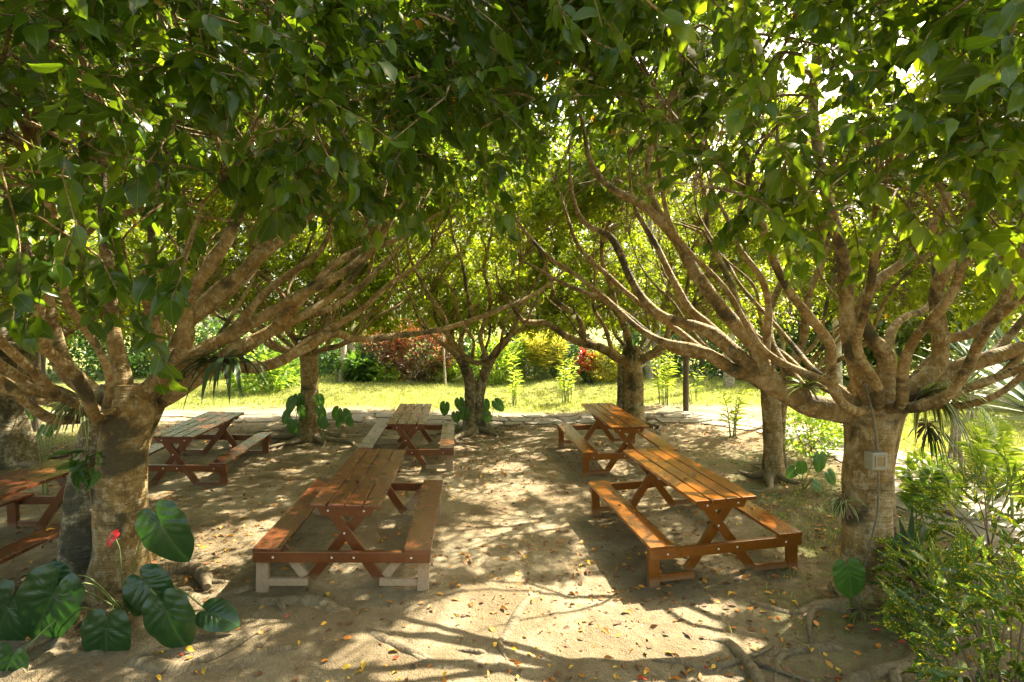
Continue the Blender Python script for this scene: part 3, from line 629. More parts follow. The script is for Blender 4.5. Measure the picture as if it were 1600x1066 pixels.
sh((600, 220, 2.0), (640, 290, 2.0), (665, 360, 2.0), 12, .35); sh((560, 110, 2.2), (640, 180, 2.2), (720, 210, 2.2), 12, .35)
sh((690, 180, 2.3), (760, 260, 2.3), (800, 330, 2.3), 13, .3); sh((480, 300, 2.4), (560, 350, 2.4), (590, 360, 2.4), 10, .4)
sh((700, 30, 2.0), (760, 70, 2.0), (830, 110, 2.0), 10, .3); sh((120, 330, 2.0), (130, 420, 2.0), (140, 500, 2.0), 12, .3)
sh((-40, 350, 1.8), (20, 440, 1.8), (40, 520, 1.8), 10, .25); sh((300, 300, 2.3), (290, 380, 2.3), (260, 430, 2.3), 11, .3)
sh((760, 300, 2.6), (790, 350, 2.6), (800, 390, 2.6), 7, .3); sh((390, 130, 2.0), (440, 170, 2.0), (480, 215, 2.0), 11, .3)
curtain(62, -60, 650, 20, ([-60, 0, 130, 250, 330, 500, 650], [560, 540, 520, 500, 380, 330, 330]), 1.55, 2.3, .3)
curtain(12, 560, 880, 0, ([560, 700, 880], [320, 300, 190]), 1.8, 2.5, .3)
fL = shoots([(list(map(lambda q: np.array([0, 0, CAMZ])+(q-np.array([0, 0, CAMZ]))*1.15, p_)), n_, t_) for p_, n_, t_ in Ls], L1, .105, .35); Ls = []
sh((880, 20, 2.0), (920, 60, 2.0), (990, 90, 2.0), 10, .35); sh((1010, 0, 1.8), (1050, 40, 1.8), (1060, 90, 1.8), 8, .55)
sh((1100, 40, 2.2), (1180, 90, 2.1), (1260, 100, 2.1), 10, .55); sh((1240, 60, 2.0), (1320, 80, 2.0), (1420, 70, 2.0), 11, .6)
sh((1360, 120, 2.2), (1420, 170, 2.2), (1470, 220, 2.2), 11, .4); sh((1480, 100, 2.0), (1540, 150, 2.0), (1590, 210, 2.0), 11, .35)
sh((1560, 250, 1.9), (1530, 340, 1.9), (1560, 400, 1.9), 12, .5); sh((1400, 300, 2.2), (1440, 350, 2.1), (1480, 400, 2.1), 12, .6)
sh((1460, 330, 2.0), (1540, 400, 2.0), (1590, 440, 2.0), 11, .5); sh((1330, 330, 2.5), (1340, 380, 2.5), (1345, 430, 2.5), 11, .55)
sh((1220, 330, 2.9), (1225, 380, 2.9), (1240, 440, 2.9), 10, .5); sh((1290, 250, 2.4), (1260, 300, 2.4), (1230, 350, 2.4), 9, .4)
sh((1150, 100, 2.6), (1160, 160, 2.6), (1180, 220, 2.6), 10, .5); sh((1040, 240, 3.2), (1130, 270, 3.1), (1150, 310, 3.1), 7, .5)
sh((1590, 30, 1.6), (1570, 90, 1.6), (1590, 150, 1.6), 8, .3); sh((900, 100, 2.6), (960, 130, 2.6), (1010, 130, 2.6), 9, .3)
curtain(12, 860, 1150, 0, ([860, 1000, 1150], [90, 90, 100]), 1.9, 2.6, .5)
curtain(44, 1120, 1660, 0, ([1120, 1220, 1300, 1450, 1660], [200, 400, 420, 430, 430]), 1.7, 2.6, .58, (1230, 1440, 110, 250))  # leaf tint raised to paint a backlit glow into these shoots
fR = shoots(Ls, R1, .095, .5)
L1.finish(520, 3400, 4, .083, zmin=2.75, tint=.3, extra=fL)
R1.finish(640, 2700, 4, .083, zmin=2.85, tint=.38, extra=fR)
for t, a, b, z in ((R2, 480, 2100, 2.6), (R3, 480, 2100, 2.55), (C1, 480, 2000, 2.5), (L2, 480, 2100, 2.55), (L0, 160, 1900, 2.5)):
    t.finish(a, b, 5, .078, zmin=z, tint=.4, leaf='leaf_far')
# ------------------------------------------------------------------ ground sheet, path
def axis(lo, mid0, mid1, hi, fine, coarse_n):
    a = np.arange(mid0, mid1, fine); t = np.linspace(0, 1, coarse_n)[1:]
    return np.concatenate([(mid0-(mid0-lo)*t**2.2)[::-1], a, mid1+(hi-mid1)*t**2.2])
xs = axis(-320, -8, 8, 320, .055, 40); ys = axis(-40, 1.2, 13, 420, .055, 60)
X, Y = np.meshgrid(xs, ys); Z = ground(X, Y)+micro(X, Y)*(np.abs(X) < 8.2)*(Y < 13.2)*(Y > 1)
mb = MB(); ix = np.arange(X.size).reshape(X.shape)
f = np.stack([ix[:-1, :-1], ix[:-1, 1:], ix[1:, 1:], ix[1:, :-1]], -1).reshape(-1, 4)
def lawn_mask(x, y):
    a = np.clip((y-12.9-.7*sn(x, y, 1.3, 40)-.03*x)/.8, 0, 1)
    return np.maximum(a, .9*np.clip((x-6.3-.5*sn(x, y, 1.2, 41))/.8, 0, 1)*np.clip((y-3.5)/1.5, 0, 1))
def turf_mask(x, y):   # thin patchy grass on the right strip and round the edges
    a = np.exp(-((x-3.7)/1.3)**2)*np.clip((y-3.2)/1, 0, 1)*np.clip((9.5-y)/1.5, 0, 1)
    a = np.maximum(a, .7*np.exp(-((x-2.6)/.7)**2-((y-4.1)/.9)**2))
    b = np.clip((np.abs(x+.5)-6.6)/1.2, 0, 1)
    return np.maximum(a, b)
soilm = np.clip((X-2.0)/1.2, 0, 1)*np.clip((10-Y)/2, 0, 1)*.9
for t in (L1, R1, R2, R3, C1, L2, L0): soilm = np.maximum(soilm, np.exp(-((X-t.base[0])**2+(Y-t.base[1])**2)/1.3**2))
uv = np.stack([lawn_mask(X, Y), turf_mask(X, Y), soilm], -1).reshape(-1, 3)
mb.add(np.stack([X, Y, Z], -1).reshape(-1, 3), f, 0, uv)
m, nt, b = mat('court_ground'); p = pos(nt)
n1 = noise(nt, p, 1.3, 6, .6, .3); n2 = noise(nt, p, 14, 6, .65); n3 = noise(nt, p, 90, 3)
sand = ramp(nt, n1, [(.28, (.14, .106, .056)), (.46, (.245, .195, .112)), (.64, (.42, .36, .235))])
sand = mix(nt, ramp(nt, n2, [(.35, .55), (.6, 0)]), sand, (.21, .15, .09))
sand = mix(nt, ramp(nt, n3, [(.4, .3), (.62, 0)]), sand, (.15, .105, .06))
soil = ramp(nt, n2, [(.3, (.075, .056, .028)), (.55, (.14, .105, .055)), (.75, (.21, .165, .09))])
grass = ramp(nt, noise(nt, p, 5, 5), [(.3, (.11, .14, .035)), (.55, (.20, .21, .06)), (.75, (.33, .30, .13))])
lv = nt.nodes.new('ShaderNodeSeparateXYZ'); nt.links.new(attr(nt, 'luv').outputs['Vector'], lv.inputs[0])
tm = math_(nt, 'MULTIPLY', lv.outputs[1], ramp(nt, n2, [(.35, .15), (.62, 1)]))
sm = math_(nt, 'MULTIPLY', lv.outputs[2], ramp(nt, noise(nt, p, 4.5, 6, .65), [(.36, .25), (.6, 1)]))
c = mix(nt, math_(nt, 'MAXIMUM', tm, sm), sand, soil); c = mix(nt, math_(nt, 'MULTIPLY', tm, ramp(nt, noise(nt, p, 3.2, 5), [(.40, 0), (.56, .9)])), c, (.10, .135, .032))
c = mix(nt, lv.outputs[0], c, grass)
nt.links.new(c, b.inputs['Base Color']); b.inputs['Roughness'].default_value = .95; b.inputs['Specular IOR Level'].default_value = .15
bump(nt, math_(nt, 'ADD', n2, math_(nt, 'MULTIPLY', n3, .6)), b, 1., .04)
g_ob = mb.build('ground', m); tag(g_ob, kind='structure')
# stone path: irregular flags along a bent strip
ctr = catmull(np.array([(-13., 12.0, 0), (-7, 11.9, 0), (-3, 12.1, 0), (1., 12.3, 0), (4.2, 11.7, 0), (5.6, 9.9, 0), (5.9, 8.2, 0), (5.5, 6.7, 0), (5.2, 5.4, 0), (5.6, 4.0, 0)]), 120)[:, :2]
mb = MB(); st = np.concatenate([[0], np.cumsum(np.linalg.norm(np.diff(ctr, axis=0), axis=1))])
def on_path(s, o):
    i = np.clip(np.searchsorted(st, s)-1, 0, 118); u = (s-st[i])/(st[i+1]-st[i]); q = ctr[i]*(1-u)+ctr[i+1]*u; t = nrm(ctr[i+1]-ctr[i]); return q+np.array([-t[1], t[0]])*o
nr, nc = int(st[-1]/.62), 3; jit = rng.uniform(-.16, .16, (nr+2, nc+1, 2))
for r in range(nr):
    for q in range(nc):
        cs = []
        for dr, dc in ((0, 0), (0, 1), (1, 1), (1, 0)):
            cs.append(on_path((r+dr+.5*(q % 2)*.6)*.62+jit[r+dr, q+dc, 0]+.3, ((q+dc)/nc-.5)*1.35+jit[r+dr, q+dc, 1]*.8))
        cs = np.array(cs); cen = cs.mean(0); poly = []
        for k in range(4):
            a_, b_ = cs[k], cs[(k+1) % 4]
            for u in (.12, .5, .88): poly.append(cen+(a_*(1-u)+b_*u-cen)*(.93+rng.uniform(-.04, .03)))
        poly = np.array(poly); hz = rng.uniform(.012, .03); z = ground(poly[:, 0], poly[:, 1])
        top = np.column_stack([cen+(poly-cen)*.965, z+hz]); low = np.column_stack([poly, z-.06]); n = len(poly)
        mb.add(np.vstack([top, low]), np.array([[i, i+n, (i+1) % n+n, (i+1) % n] for i in range(n)])[:, ::-1], rng.random()); mb.add(top, [list(range(n))], rng.random())
m, nt, b = mat('flagstone'); p = pos(nt); n1 = noise(nt, p, 6, 6, .65); n2 = noise(nt, p, 40, 4)
c = ramp(nt, n1, [(.3, (.11, .095, .06)), (.6, (.19, .17, .12)), (.78, (.25, .23, .17))]); c = mix(nt, ramp(nt, attr(nt, 'tint').outputs['Fac'], [(0, .35), (1, 0)]), c, (.25, .22, .16))
nt.links.new(c, b.inputs['Base Color']); b.inputs['Roughness'].default_value = .85; bump(nt, math_(nt, 'ADD', n1, n2), b, .5, .02)
tag(mb.build('stone_path', m, smooth=False), kind='structure')
# ------------------------------------------------------------------ picnic tables
def add_box(mb, x0, x1, y0, y1, z0, z1, bev=.006, R=None, T=None):
    bm = bmesh.new(); bmesh.ops.create_cube(bm, size=1)
    for v in bm.verts: v.co = Vector(((x0+x1)/2+v.co.x*(x1-x0), (y0+y1)/2+v.co.y*(y1-y0), (z0+z1)/2+v.co.z*(z1-z0)))
    if bev: bmesh.ops.bevel(bm, geom=bm.edges[:], offset=bev, segments=2, affect='EDGES', profile=.6)
    if R is not None: bmesh.ops.transform(bm, matrix=R, verts=bm.verts[:])
    bm.verts.index_update(); mb.add_py([tuple(v.co) for v in bm.verts], [[v.index for v in f.verts] for f in bm.faces]); bm.free()
def bar(mb, a, b_, w, t, y0, bev=.005):
    """board in an x-z plane from a to b_ (x,z), width w, thickness t along y starting at y0"""
    a = np.array(a); b_ = np.array(b_); L = np.linalg.norm(b_-a); ang = math.atan2(b_[1]-a[1], b_[0]-a[0])
    R = Matrix.Translation((a[0], 0, a[1])) @ Matrix.Rotation(-ang, 4, 'Y')
    add_box(mb, 0, L, y0, y0+t, -w/2, w/2, bev, R)
W, LT, BO, BW, LB, ZB, ZT = .293, .895, .735, .229, .912, .396, .76
def table(key, label, x, y, z, yaw, ro, pi_, wood='A', legmat=None, struts=False):
    e = thing('picnic_table', (x, y, z), label, 'picnic table', 'picnic tables with attached benches')
    e.rotation_mode = 'XYZ'; e.rotation_euler = (Matrix.Rotation(yaw, 4, 'Z') @ Matrix.Rotation(ro, 4, 'Y') @ Matrix.Rotation(pi_, 4, 'X')).to_euler('XYZ')
    wt, wf = M['wood'+wood], M['frame'+wood]; wl = M[legmat] if legmat else wf
    mb = MB(); pw = (2*W-.042)/4
    for i in range(4):
        x0 = -W+i*(pw+.014); add_box(mb, x0, x0+pw, -LT+rng.uniform(-.004, .004), LT+rng.uniform(-.006, .006), ZT-.032, ZT+rng.uniform(-.0015, .0015), .005)
    mb.build('tabletop', wt, e, smooth=False)
    for s in (-1, 1):
        mb = MB(); ya = s*(LT-.075)-.02
        bm = bmesh.new(); w0, w1 = W-.045, W-.085; zz = (ZT-.034, ZT-.115)
        vs = [bm.verts.new(q) for q in ((-w0, ya, zz[0]), (w0, ya, zz[0]), (w1, ya, zz[1]), (-w1, ya, zz[1]))]; fc = bm.faces.new(vs)
        r = bmesh.ops.extrude_face_region(bm, geom=[fc]); bmesh.ops.translate(bm, vec=(0, .042, 0), verts=[v for v in r['geom'] if isinstance(v, bmesh.types.BMVert)])
        bmesh.ops.recalc_face_normals(bm, faces=bm.faces[:]); bmesh.ops.bevel(bm, geom=bm.edges[:], offset=.005, segments=2, affect='EDGES')
        bm.verts.index_update(); mb.add_py([tuple(v.co) for v in bm.verts], [[v.index for v in f.verts] for f in bm.faces]); bm.free()
        ap = mb.build('apron', wf, e, smooth=False)
        def bolt(par, bx, by, bz):
            k = MB(); a = np.linspace(0, 2*PI, 10, endpoint=False); v = [(bx, by-.006*1, bz)]
            sgn = -1
            for rr, dd in ((.006, .005), (.010, .001)): v += [(bx+rr*math.cos(q), by-dd, bz+rr*math.sin(q)) for q in a]
            fs = [[0, 1+i, 1+(i+1) % 10] for i in range(10)]+[[1+i, 11+i, 11+(i+1) % 10, 1+(i+1) % 10] for i in range(10)]
            k.add_py(v, fs); k.build('bolt', M['bolt'], par)
        if s < 0:
            for bx in (-.15, .15): bolt(ap, bx, ya-.0005, ZT-.07)
        # crossing braces behind the apron: one in front of the other
        for q, yy in ((-1, .0), (1, .046)):
            mb = MB(); y0 = ya+.0445+yy if s < 0 else ya-.0455-yy
            bar(mb, (q*.175, ZT-.04), (-q*.30, .055), .085, .043, y0); br = mb.build('cross_brace', wf if not legmat else wf, e, smooth=False)
            if s < 0 and q < 0: bolt(br, -.02, y0-.0005, .475)
        yb = s*LB-.02 if s > 0 else -LB
        yb = (LB-.043) if s > 0 else -LB
        mb = MB(); add_box(mb, -BO+.004, BO-.004, yb-.0, yb+.043, ZB-.125, ZB-.034, .005); bmn = mb.build('beam', wf, e, smooth=False)
        if s < 0:
            for bx in (-.57, -.09, .09, .57): bolt(bmn, bx, yb-.0005, ZB-.08)
        for q in (-1, 1):
            mb = MB(); xo = q*(BO-.012); xi = q*(BO-.11)
            yl = yb+.045 if s < 0 else yb-.052
            add_box(mb, min(xo, xi), max(xo, xi), yl, yl+.05, -.03, ZB-.037, .006); mb.build('leg', wl, e, smooth=False)
            mb = MB(); xa, xb = q*(BO-.112), q*.30
            yr = yl+.004
            add_box(mb, min(xa, xb), max(xa, xb), yr, yr+.038, .045, .105, .005); mb.build('foot_rail', wl, e, smooth=False)
            if struts:
                mb = MB(); bar(mb, (q*.34, .10), (q*.53, ZB-.04), .075, .034, yl+.054 if s < 0 else yl-.04); mb.build('strut', wl, e, smooth=False)
    for q in (-1, 1):
        mb = MB(); x0, x1 = (q*BO, q*(BO-BW)); add_box(mb, min(x0, x1), max(x0, x1), -LB-.008, LB+.008, ZB-.033, ZB, .006); mb.build('bench', wt, e, smooth=False)
    return e
TL = {'A': 'brown picnic table with pale dusty legs and diagonal struts', 'B': 'brown picnic table with silvery sheen standing before the twisted stem tree', 'C': 'amber picnic table beside the trunk with the switch box',
      'D': 'amber picnic table under the thick paired trunk tree', 'E': 'dark brown picnic table by the lawn, partly behind the mossy twin stemmed tree', 'F': 'green lit picnic table half hidden behind the mossy twin stems'}
for k, x, y, z, yaw, ro, pi_ in TABLES:
    if k == 'A': table(k, TL[k], x, y, z, yaw, ro, pi_, 'A', 'dusty', True)
    elif k in 'BE': table(k, TL[k], x, y, z, yaw, ro, pi_, 'A', 'dusty' if k == 'B' else None)
    else: table(k, TL[k], x, y, z, yaw, ro, pi_, 'C' if k in 'CD' else 'A')
# ------------------------------------------------------------------ plant building blocks
M['heart'] = None
def heart_mat(name, col, veincol, rough=.3):
    m, nt, b = mat(name); v = attr(nt, 'tint').outputs['Fac']
    n = noise(nt, pos(nt), 18, 4); c = mix(nt, ramp(nt, n, [(.3, 0), (.7, .5)]), col, tuple(q*.6 for q in col)); c = mix(nt, v, c, veincol)
    nt.links.new(c, b.inputs['Base Color']); b.inputs['Roughness'].default_value = rough
    tr = nt.nodes.new('ShaderNodeBsdfTranslucent'); nt.links.new(mix(nt, 1., c, (2.2, 2.2, 1.), 'MULTIPLY'), tr.inputs['Color'])
    ms = nt.nodes.new('ShaderNodeMixShader'); ms.inputs[0].default_value = .25
    nt.links.new(b.outputs[0], ms.inputs[1]); nt.links.new(tr.outputs[0], ms.inputs[2]); nt.links.new(ms.outputs[0], nt.nodes['Material Output'].inputs['Surface']); return m
M['heart'] = heart_mat('anthurium_leaf', (.020, .058, .016), (.06, .12, .035))
M['heart_lt'] = heart_mat('young_heart_leaf', (.06, .15, .025), (.14, .24, .07), .4)
M['stem'] = plain('green_stem', (.13, .17, .045), .5)
M['spathe'] = plain('red_spathe', (.55, .02, .025), .3, 20, .15)
HA = np.linspace(-PI, PI, 97)[:-1]
def heart_r(a):
    a = np.abs(a); return np.interp(a, [0, .12, .3, .7, 1.2, 1.7, 2.2, 2.6, 2.9, 3.05, PI], [1., .92, .81, .60, .47, .43, .45, .46, .42, .30, .10])
def heart_leaf(mb, c, tip, face, size, cup=.12, wav=.02):
    """petiole point c, direction of the tip, direction the blade faces"""
    t = nrm(np.asarray(tip, float)); n = np.asarray(face, float); n = nrm(n-t*np.dot(n, t)); u = np.cross(n, t)
    rr = np.array([0, .06, .14, .22, .31, .40, .49, .58, .67, .76, .84, .92, .97, 1.0]); R = heart_r(HA)
    va = np.array([0, .35, .75, 1.2, 1.75, 2.3]); dv = np.min(np.abs(np.abs(HA)[:, None]-va[None]), axis=1); ridge = np.exp(-(dv/.10)**2)
    V = []; tn = []
    for k, r in enumerate(rr):
        x, y = R*np.cos(HA)*r, R*np.sin(HA)*r*1.12
        vp = (x+.30-.62*np.abs(y))/.19; rb = np.abs((vp % 1)-.5)*2; quilt = 1-rb**2; mid_ = np.exp(-(y/.02)**2)*(x > -.02)
        z = -cup*(r*R)**2*1.4-.35*cup*np.maximum(x, 0)**2+wav*np.sin(HA*7+c[0]*9)*r**3+(.028*quilt*np.minimum(1, np.abs(y)*7)+rng.normal(0, .004, len(x)))*math.sin(PI*min(1, r*.9+.1))+.16*np.abs(y)*(1-r*.55)
        V.append(c+size*(x[:, None]*t+y[:, None]*u+z[:, None]*n)); tn.append(np.clip(.6*mid_+.35*(rb > .9)*(1-.6*r), 0, 1))
    m_ = len(HA); i = np.arange(len(rr)*m_).reshape(len(rr), m_); nx = np.roll(i, -1, 1)
    mb.add(np.concatenate(V), np.stack([i[:-1], nx[:-1], nx[1:], i[1:]], -1).reshape(-1, 4), np.concatenate(tn))
def heart_plant(root, lst, label, name='heart_leaf_plant', m='heart', cat='plant', group=None, sr=.006):
    e = thing(name, root, label, cat, group); root = np.asarray(root, float)
    for c, tip, face, size in lst:
        mb = MB(); heart_leaf(mb, c, tip, face, size); mb.build('leaf', M[m], e, root)
        mb = MB(); mid = (root+c)/2+np.array([0, 0, .25*np.linalg.norm(c-root)]); ctrl = catmull(np.array([root+rng.normal(0, .015, 3), mid, c-np.asarray(nrm(np.array(face)))*.004]), 14)
        tubes(mb, ctrl[None], np.linspace(sr*1.3, sr*.8, 14)[None], 6); mb.build('stem', M['stem'], e, root)
    return e
def vd(px, py, d, qx, qy): return P(qx, qy, d)-P(px, py, d)
def hl(px, py, d, tx, ty, size, face=(0, -1, .8), dip=0.): 
    v = vd(px, py, d, tx, ty); v[1] -= dip*np.linalg.norm(v); return (P(px, py, d), v, face, size)
def strap(mb, b, d, L, w, droop, n=9, fold=.15, tint=0., edge=None):
    """arching strap leaf"""
    d = nrm(np.asarray(d, float)); p = np.asarray(b, float).copy(); side = nrm(np.cross(d, [0, 0, 1.])+1e-6); V = []; uv = []
    for i in range(n):
        t = i/(n-1); ww = w*(.55+.45*min(1, t*3))*(1-max(0, t-.55)/.45*.98)
        up = np.cross(side, d)
        for s in (-1, 0, 1): V.append(p+side*s*ww*.5+up*abs(s)*ww*fold); uv.append((s*1., t, 0))
        p = p+d*L/(n-1); d = nrm(d+np.array([0, 0, -droop/(n-1)]))
    f = [(3*i+j, 3*i+j+1, 3*i+4+j, 3*i+3+j) for i in range(n-1) for j in (0, 1)]
    mb.add(V, f, tint, uv)
def tuft(mb, b, n, L, w, el=(.3, 1.3), droop=(1., 2.), az=(0, 2*PI), **k):
    for i in range(n):
        a = rng.uniform(*az); e = rng.uniform(*el); strap(mb, np.asarray(b)+rng.normal(0, .012, 3), (math.sin(a)*math.cos(e), math.cos(a)*math.cos(e), math.sin(e)), L*rng.uniform(.65, 1.1), w*rng.uniform(.8, 1.2), rng.uniform(*droop), tint=rng.uniform(0, .8), **k)
M['strap_var'] = None
def strap_mat(name, a, b_, edge, ew=.62, rough=.4, trans=.25):
    m, nt, b = mat(name); uv = nt.nodes.new('ShaderNodeSeparateXYZ'); nt.links.new(attr(nt, 'luv').outputs['Vector'], uv.inputs[0])
    c = ramp(nt, attr(nt, 'tint').outputs['Fac'], [(0, a), (1, b_)])
    if edge: c = mix(nt, math_(nt, 'GREATER_THAN', math_(nt, 'ABSOLUTE', uv.outputs[0]), ew), c, edge)
    nt.links.new(c, b.inputs['Base Color']); b.inputs['Roughness'].default_value = rough
    tr = nt.nodes.new('ShaderNodeBsdfTranslucent'); nt.links.new(mix(nt, 1., c, (2., 2., 1.), 'MULTIPLY'), tr.inputs['Color'])
    ms = nt.nodes.new('ShaderNodeMixShader'); ms.inputs[0].default_value = trans
    nt.links.new(b.outputs[0], ms.inputs[1]); nt.links.new(tr.outputs[0], ms.inputs[2]); nt.links.new(ms.outputs[0], nt.nodes['Material Output'].inputs['Surface']); return m
M['strap_var'] = strap_mat('variegated_strap', (.06, .10, .025), (.10, .14, .04), (.42, .42, .20))
M['strap_dark'] = strap_mat('dark_strap', (.022, .05, .016), (.05, .09, .025), None)
M['strap_lime'] = strap_mat('lime_strap', (.14, .24, .03), (.24, .32, .05), None, trans=.4)
M['agave'] = strap_mat('agave_blade', (.05, .09, .065), (.09, .14, .10), (.22, .25, .15), .86, .45, .08)
M['red_strap'] = strap_mat('red_strap', (.22, .02, .025), (.42, .06, .03), None, trans=.35)
M['yellow_leaf'] = leaf_mat('golden_leaf', [(.13, .18, .03), (.24, .26, .04), (.36, .35, .07), (.46, .43, .13)], trans=.45)
M['red_leaf'] = leaf_mat('red_croton_leaf', [(.04, .065, .025), (.075, .06, .03), (.20, .06, .04), (.36, .13, .06)], trans=.35, rib=(.3, .1, .05))
M['speck_leaf'] = leaf_mat('gold_dust_leaf', [(.025, .07, .015), (.04, .10, .018), (.07, .14, .02), (.20, .24, .03), (.45, .40, .04)], trans=.35, rib=(.28, .32, .04), ribw=.05, speck=((.50, .42, .03), 85, .585))
M['mid_leaf'] = leaf_mat('garden_leaf', [(.03, .075, .018), (.05, .115, .02), (.09, .17, .025), (.16, .24, .03)], trans=.4)
M['lime_leaf'] = leaf_mat('lime_leaf', [(.08, .16, .02), (.14, .24, .03), (.22, .32, .04), (.32, .40, .07)], trans=.45)
M['twig'] = plain('twig_bark', (.16, .11, .06), .85)
# ------------------------------------------------------------------ heart leaved plants
rt = G(192, 3.98)
e = heart_plant(rt, [hl(250, 817, 3.75, 287, 884, .36, (-.25, -1, .55)), hl(227, 912, 3.7, 262, 958, .28, (-.1, -.8, .8)), hl(260, 954, 3.55, 284, 1019, .33, (-.1, -1, .6)), hl(166, 983, 3.5, 164, 1052, .33, (.1, -1, .5)),
    hl(82, 928, 3.55, 42, 1010, .44, (.35, -1, .6)), hl(12, 950, 3.6, -30, 1040, .42, (.3, -1, .7)), hl(14, 1036, 3.3, -4, 1090, .28, (.2, -1, .7)), hl(330, 958, 3.75, 377, 976, .22, (0, -.8, 1.)), hl(78, 905, 3.75, 110, 960, .26, (.1, -1, .7)), hl(215, 925, 3.85, 200, 975, .22, (.1, -1, .8))],
    'big glossy heart leaved plant with one red flower below the mossy twin stems', 'anthurium_plant')
mb = MB(); q = catmull(np.array([rt, P(190, 900, 3.85), P(186, 855, 3.8), P(177, 838, 3.78)]), 16); tubes(mb, q[None], np.full((1, 16), .005), 6); mb.build('flower_stem', M['stem'], e, rt)
mb = MB(); heart_leaf(mb, P(177, 837, 3.78), vd(177, 837, 3.78, 168, 846)+np.array([0, -.02, 0]), (-.55, -.8, .3), .10, .3); fl = mb.build('flower', M['spathe'], e, rt)
mb = MB(); q = np.linspace(P(176, 836, 3.775), P(171, 845, 3.72), 6); tubes(mb, q[None], np.array([[.006, .007, .006, .005, .004, .002]]), 6); mb.build('spadix', M['yellow_leaf'], fl, rt)
heart_plant(P(1336, 945, 4.0), [hl(1326, 893, 3.95, 1336, 944, .24, (-.2, -1, .4))], 'single heart leaf sprout against the switch box trunk', 'heart_leaf_plant', 'heart_lt')
r_ = G(1256, 6.75)
heart_plant(r_, [hl(1281, 716, 6.7, 1283, 745, .21, (.2, -1, .3)), hl(1296, 742, 6.7, 1310, 762, .17, (.1, -1, .5)), hl(1252, 727, 6.8, 1255, 748, .14, (-.5, -1, .4)), hl(1274, 757, 6.6, 1295, 772, .15, (0, -1, .8)), hl(1240, 735, 6.9, 1226, 752, .14, (-.3, -1, .5))],
    'slender arrow leaved plant on the bare strip near the slim tree', 'arum_plant', 'heart_lt', sr=.005)
def ring_plant(px, d, pts, label, m='heart_lt', nm='heart_leaf_plant', group=None):
    b_ = G(px, d); heart_plant(b_, [hl(x, y, d+dd, x+ox, y+oy, s*.85, (rng.uniform(-.4, .4), -1, .45)) for x, y, dd, ox, oy, s in pts], label, nm, m, 'plant', group, .007)
ring_plant(468, 9.6, [(456, 628, 0, -8, 16, .30), (448, 648, 0, -8, 16, .26), (457, 662, -.1, -2, 16, .26), (470, 640, .0, 4, 16, .24), (466, 622, .1, 3, 14, .26)], 'leafy heart leaved plant hugging the straight single trunk on its shaded side')
ring_plant(505, 9.5, [(500, 640, .1, 6, 14, .24), (503, 657, 0, 5, 14, .22), (498, 622, .2, 5, 14, .22)], 'low heart leaved plant on the aisle side of the straight single trunk')
ring_plant(530, 9.8, [(527, 642, .2, -7, 12, .24), (538, 646, .1, 8, 14, .26), (531, 655, 0, -6, 12, .2), (544, 655, 0, 5, 12, .2)], 'spreading heart leaved seedling on bare soil near the spreading roots', 'heart_lt')
ring_plant(715, 10.7, [(695, 634, 0, -2, 15, .27), (718, 628, .1, 3, 16, .28), (726, 642, 0, -3, 15, .26), (712, 648, 0, 2, 13, .22)], 'upright heart leaved plant on the left of the twisted stems')
ring_plant(765, 10.7, [(757, 630, .2, 3, 16, .26), (776, 630, 0, 8, 9, .27), (761, 648, 0, 2, 13, .22)], 'heart leaved plant on the right of the twisted stems')
ring_plant(70, 6.7, [(47, 632, 0, -3, 22, .28), (72, 668, 0, 5, 14, .16), (62, 676, 0, -6, 12, .15), (82, 660, .1, 6, 10, .14)], 'young heart leaved sapling beside the shaded grey tree', 'heart_lt')
ring_plant(1400, 4.75, [(1412, 842, 0, 8, 26, .19), (1425, 868, 0, 12, 20, .17), (1402, 862, 0, 2, 26, .16), (1440, 830, .1, 10, 16, .15)], 'small heart leaved clump behind the switch box trunk', 'heart_lt')
# climbing leaves on the twin stems
b_ = P(140, 760, 4.2); e = thing('climbing_plant', b_, 'dark green jagged climber clinging to the mossy stem', 'climbing plant'); mb = MB()
k = 34; pp = np.array([P(rng.uniform(108, 165), rng.normal(728, 12), 4.18+rng.uniform(-.08, .02)) for _ in range(k)]); dd = rng.normal(0, 1, (k, 3)); dd[:, 1] -= .6; dd[:, 2] -= .3
leaves(mb, pp, dd, rng.normal(0, .4, (k, 3))+np.array([0, -.7, .8]), rng.uniform(.10, .19, k), rng.uniform(.035, .055, k), rng.uniform(0, .5, k), 0); mb.build('foliage', M['mid_leaf'], e, b_)
mb = MB(); q = catmull(np.array([P(150, 900, 4.22), P(148, 820, 4.22), P(140, 760, 4.22), P(140, 722, 4.22)]), 16); tubes(mb, q[None], np.full((1, 16), .006), 5); mb.build('stem', M['twig'], e, b_)
# epiphytes
def epiphyte(px, py, d, label, m, n, L, w, name, cat='epiphyte', **k):
    b_ = P(px, py, d); e = thing(name, b_, label, cat); mb = MB(); tuft(mb, b_, n, L, w, **k); mb.build('leaves', M[m], e, b_)
    mb = MB(); mm = rng.normal(0, 1, (26, 3)); mm = nrm(mm); q = b_+mm*.045; q2 = q+mm*.06-np.array([0, 0, .04]); tubes(mb, np.stack([q*0+b_, q, q2], 1), np.full((26, 3), .006), 4); mb.build('root_ball', M['twig'], e, b_)
    return e
epiphyte(132, 636, 4.08, 'striped spider plant drooping from the fork of the mossy stem', 'strap_var', 60, .42, .022, 'spider_plant', el=(-.2, .8), droop=(1.8, 3.2), az=(PI*.7, PI*1.75))
epiphyte(352, 566, 4.35, 'dark hanging strap leaf fern on the low limb above the dark table', 'strap_dark', 38, .62, .038, 'strap_fern', el=(-.1, .7), droop=(1.7, 3.0))
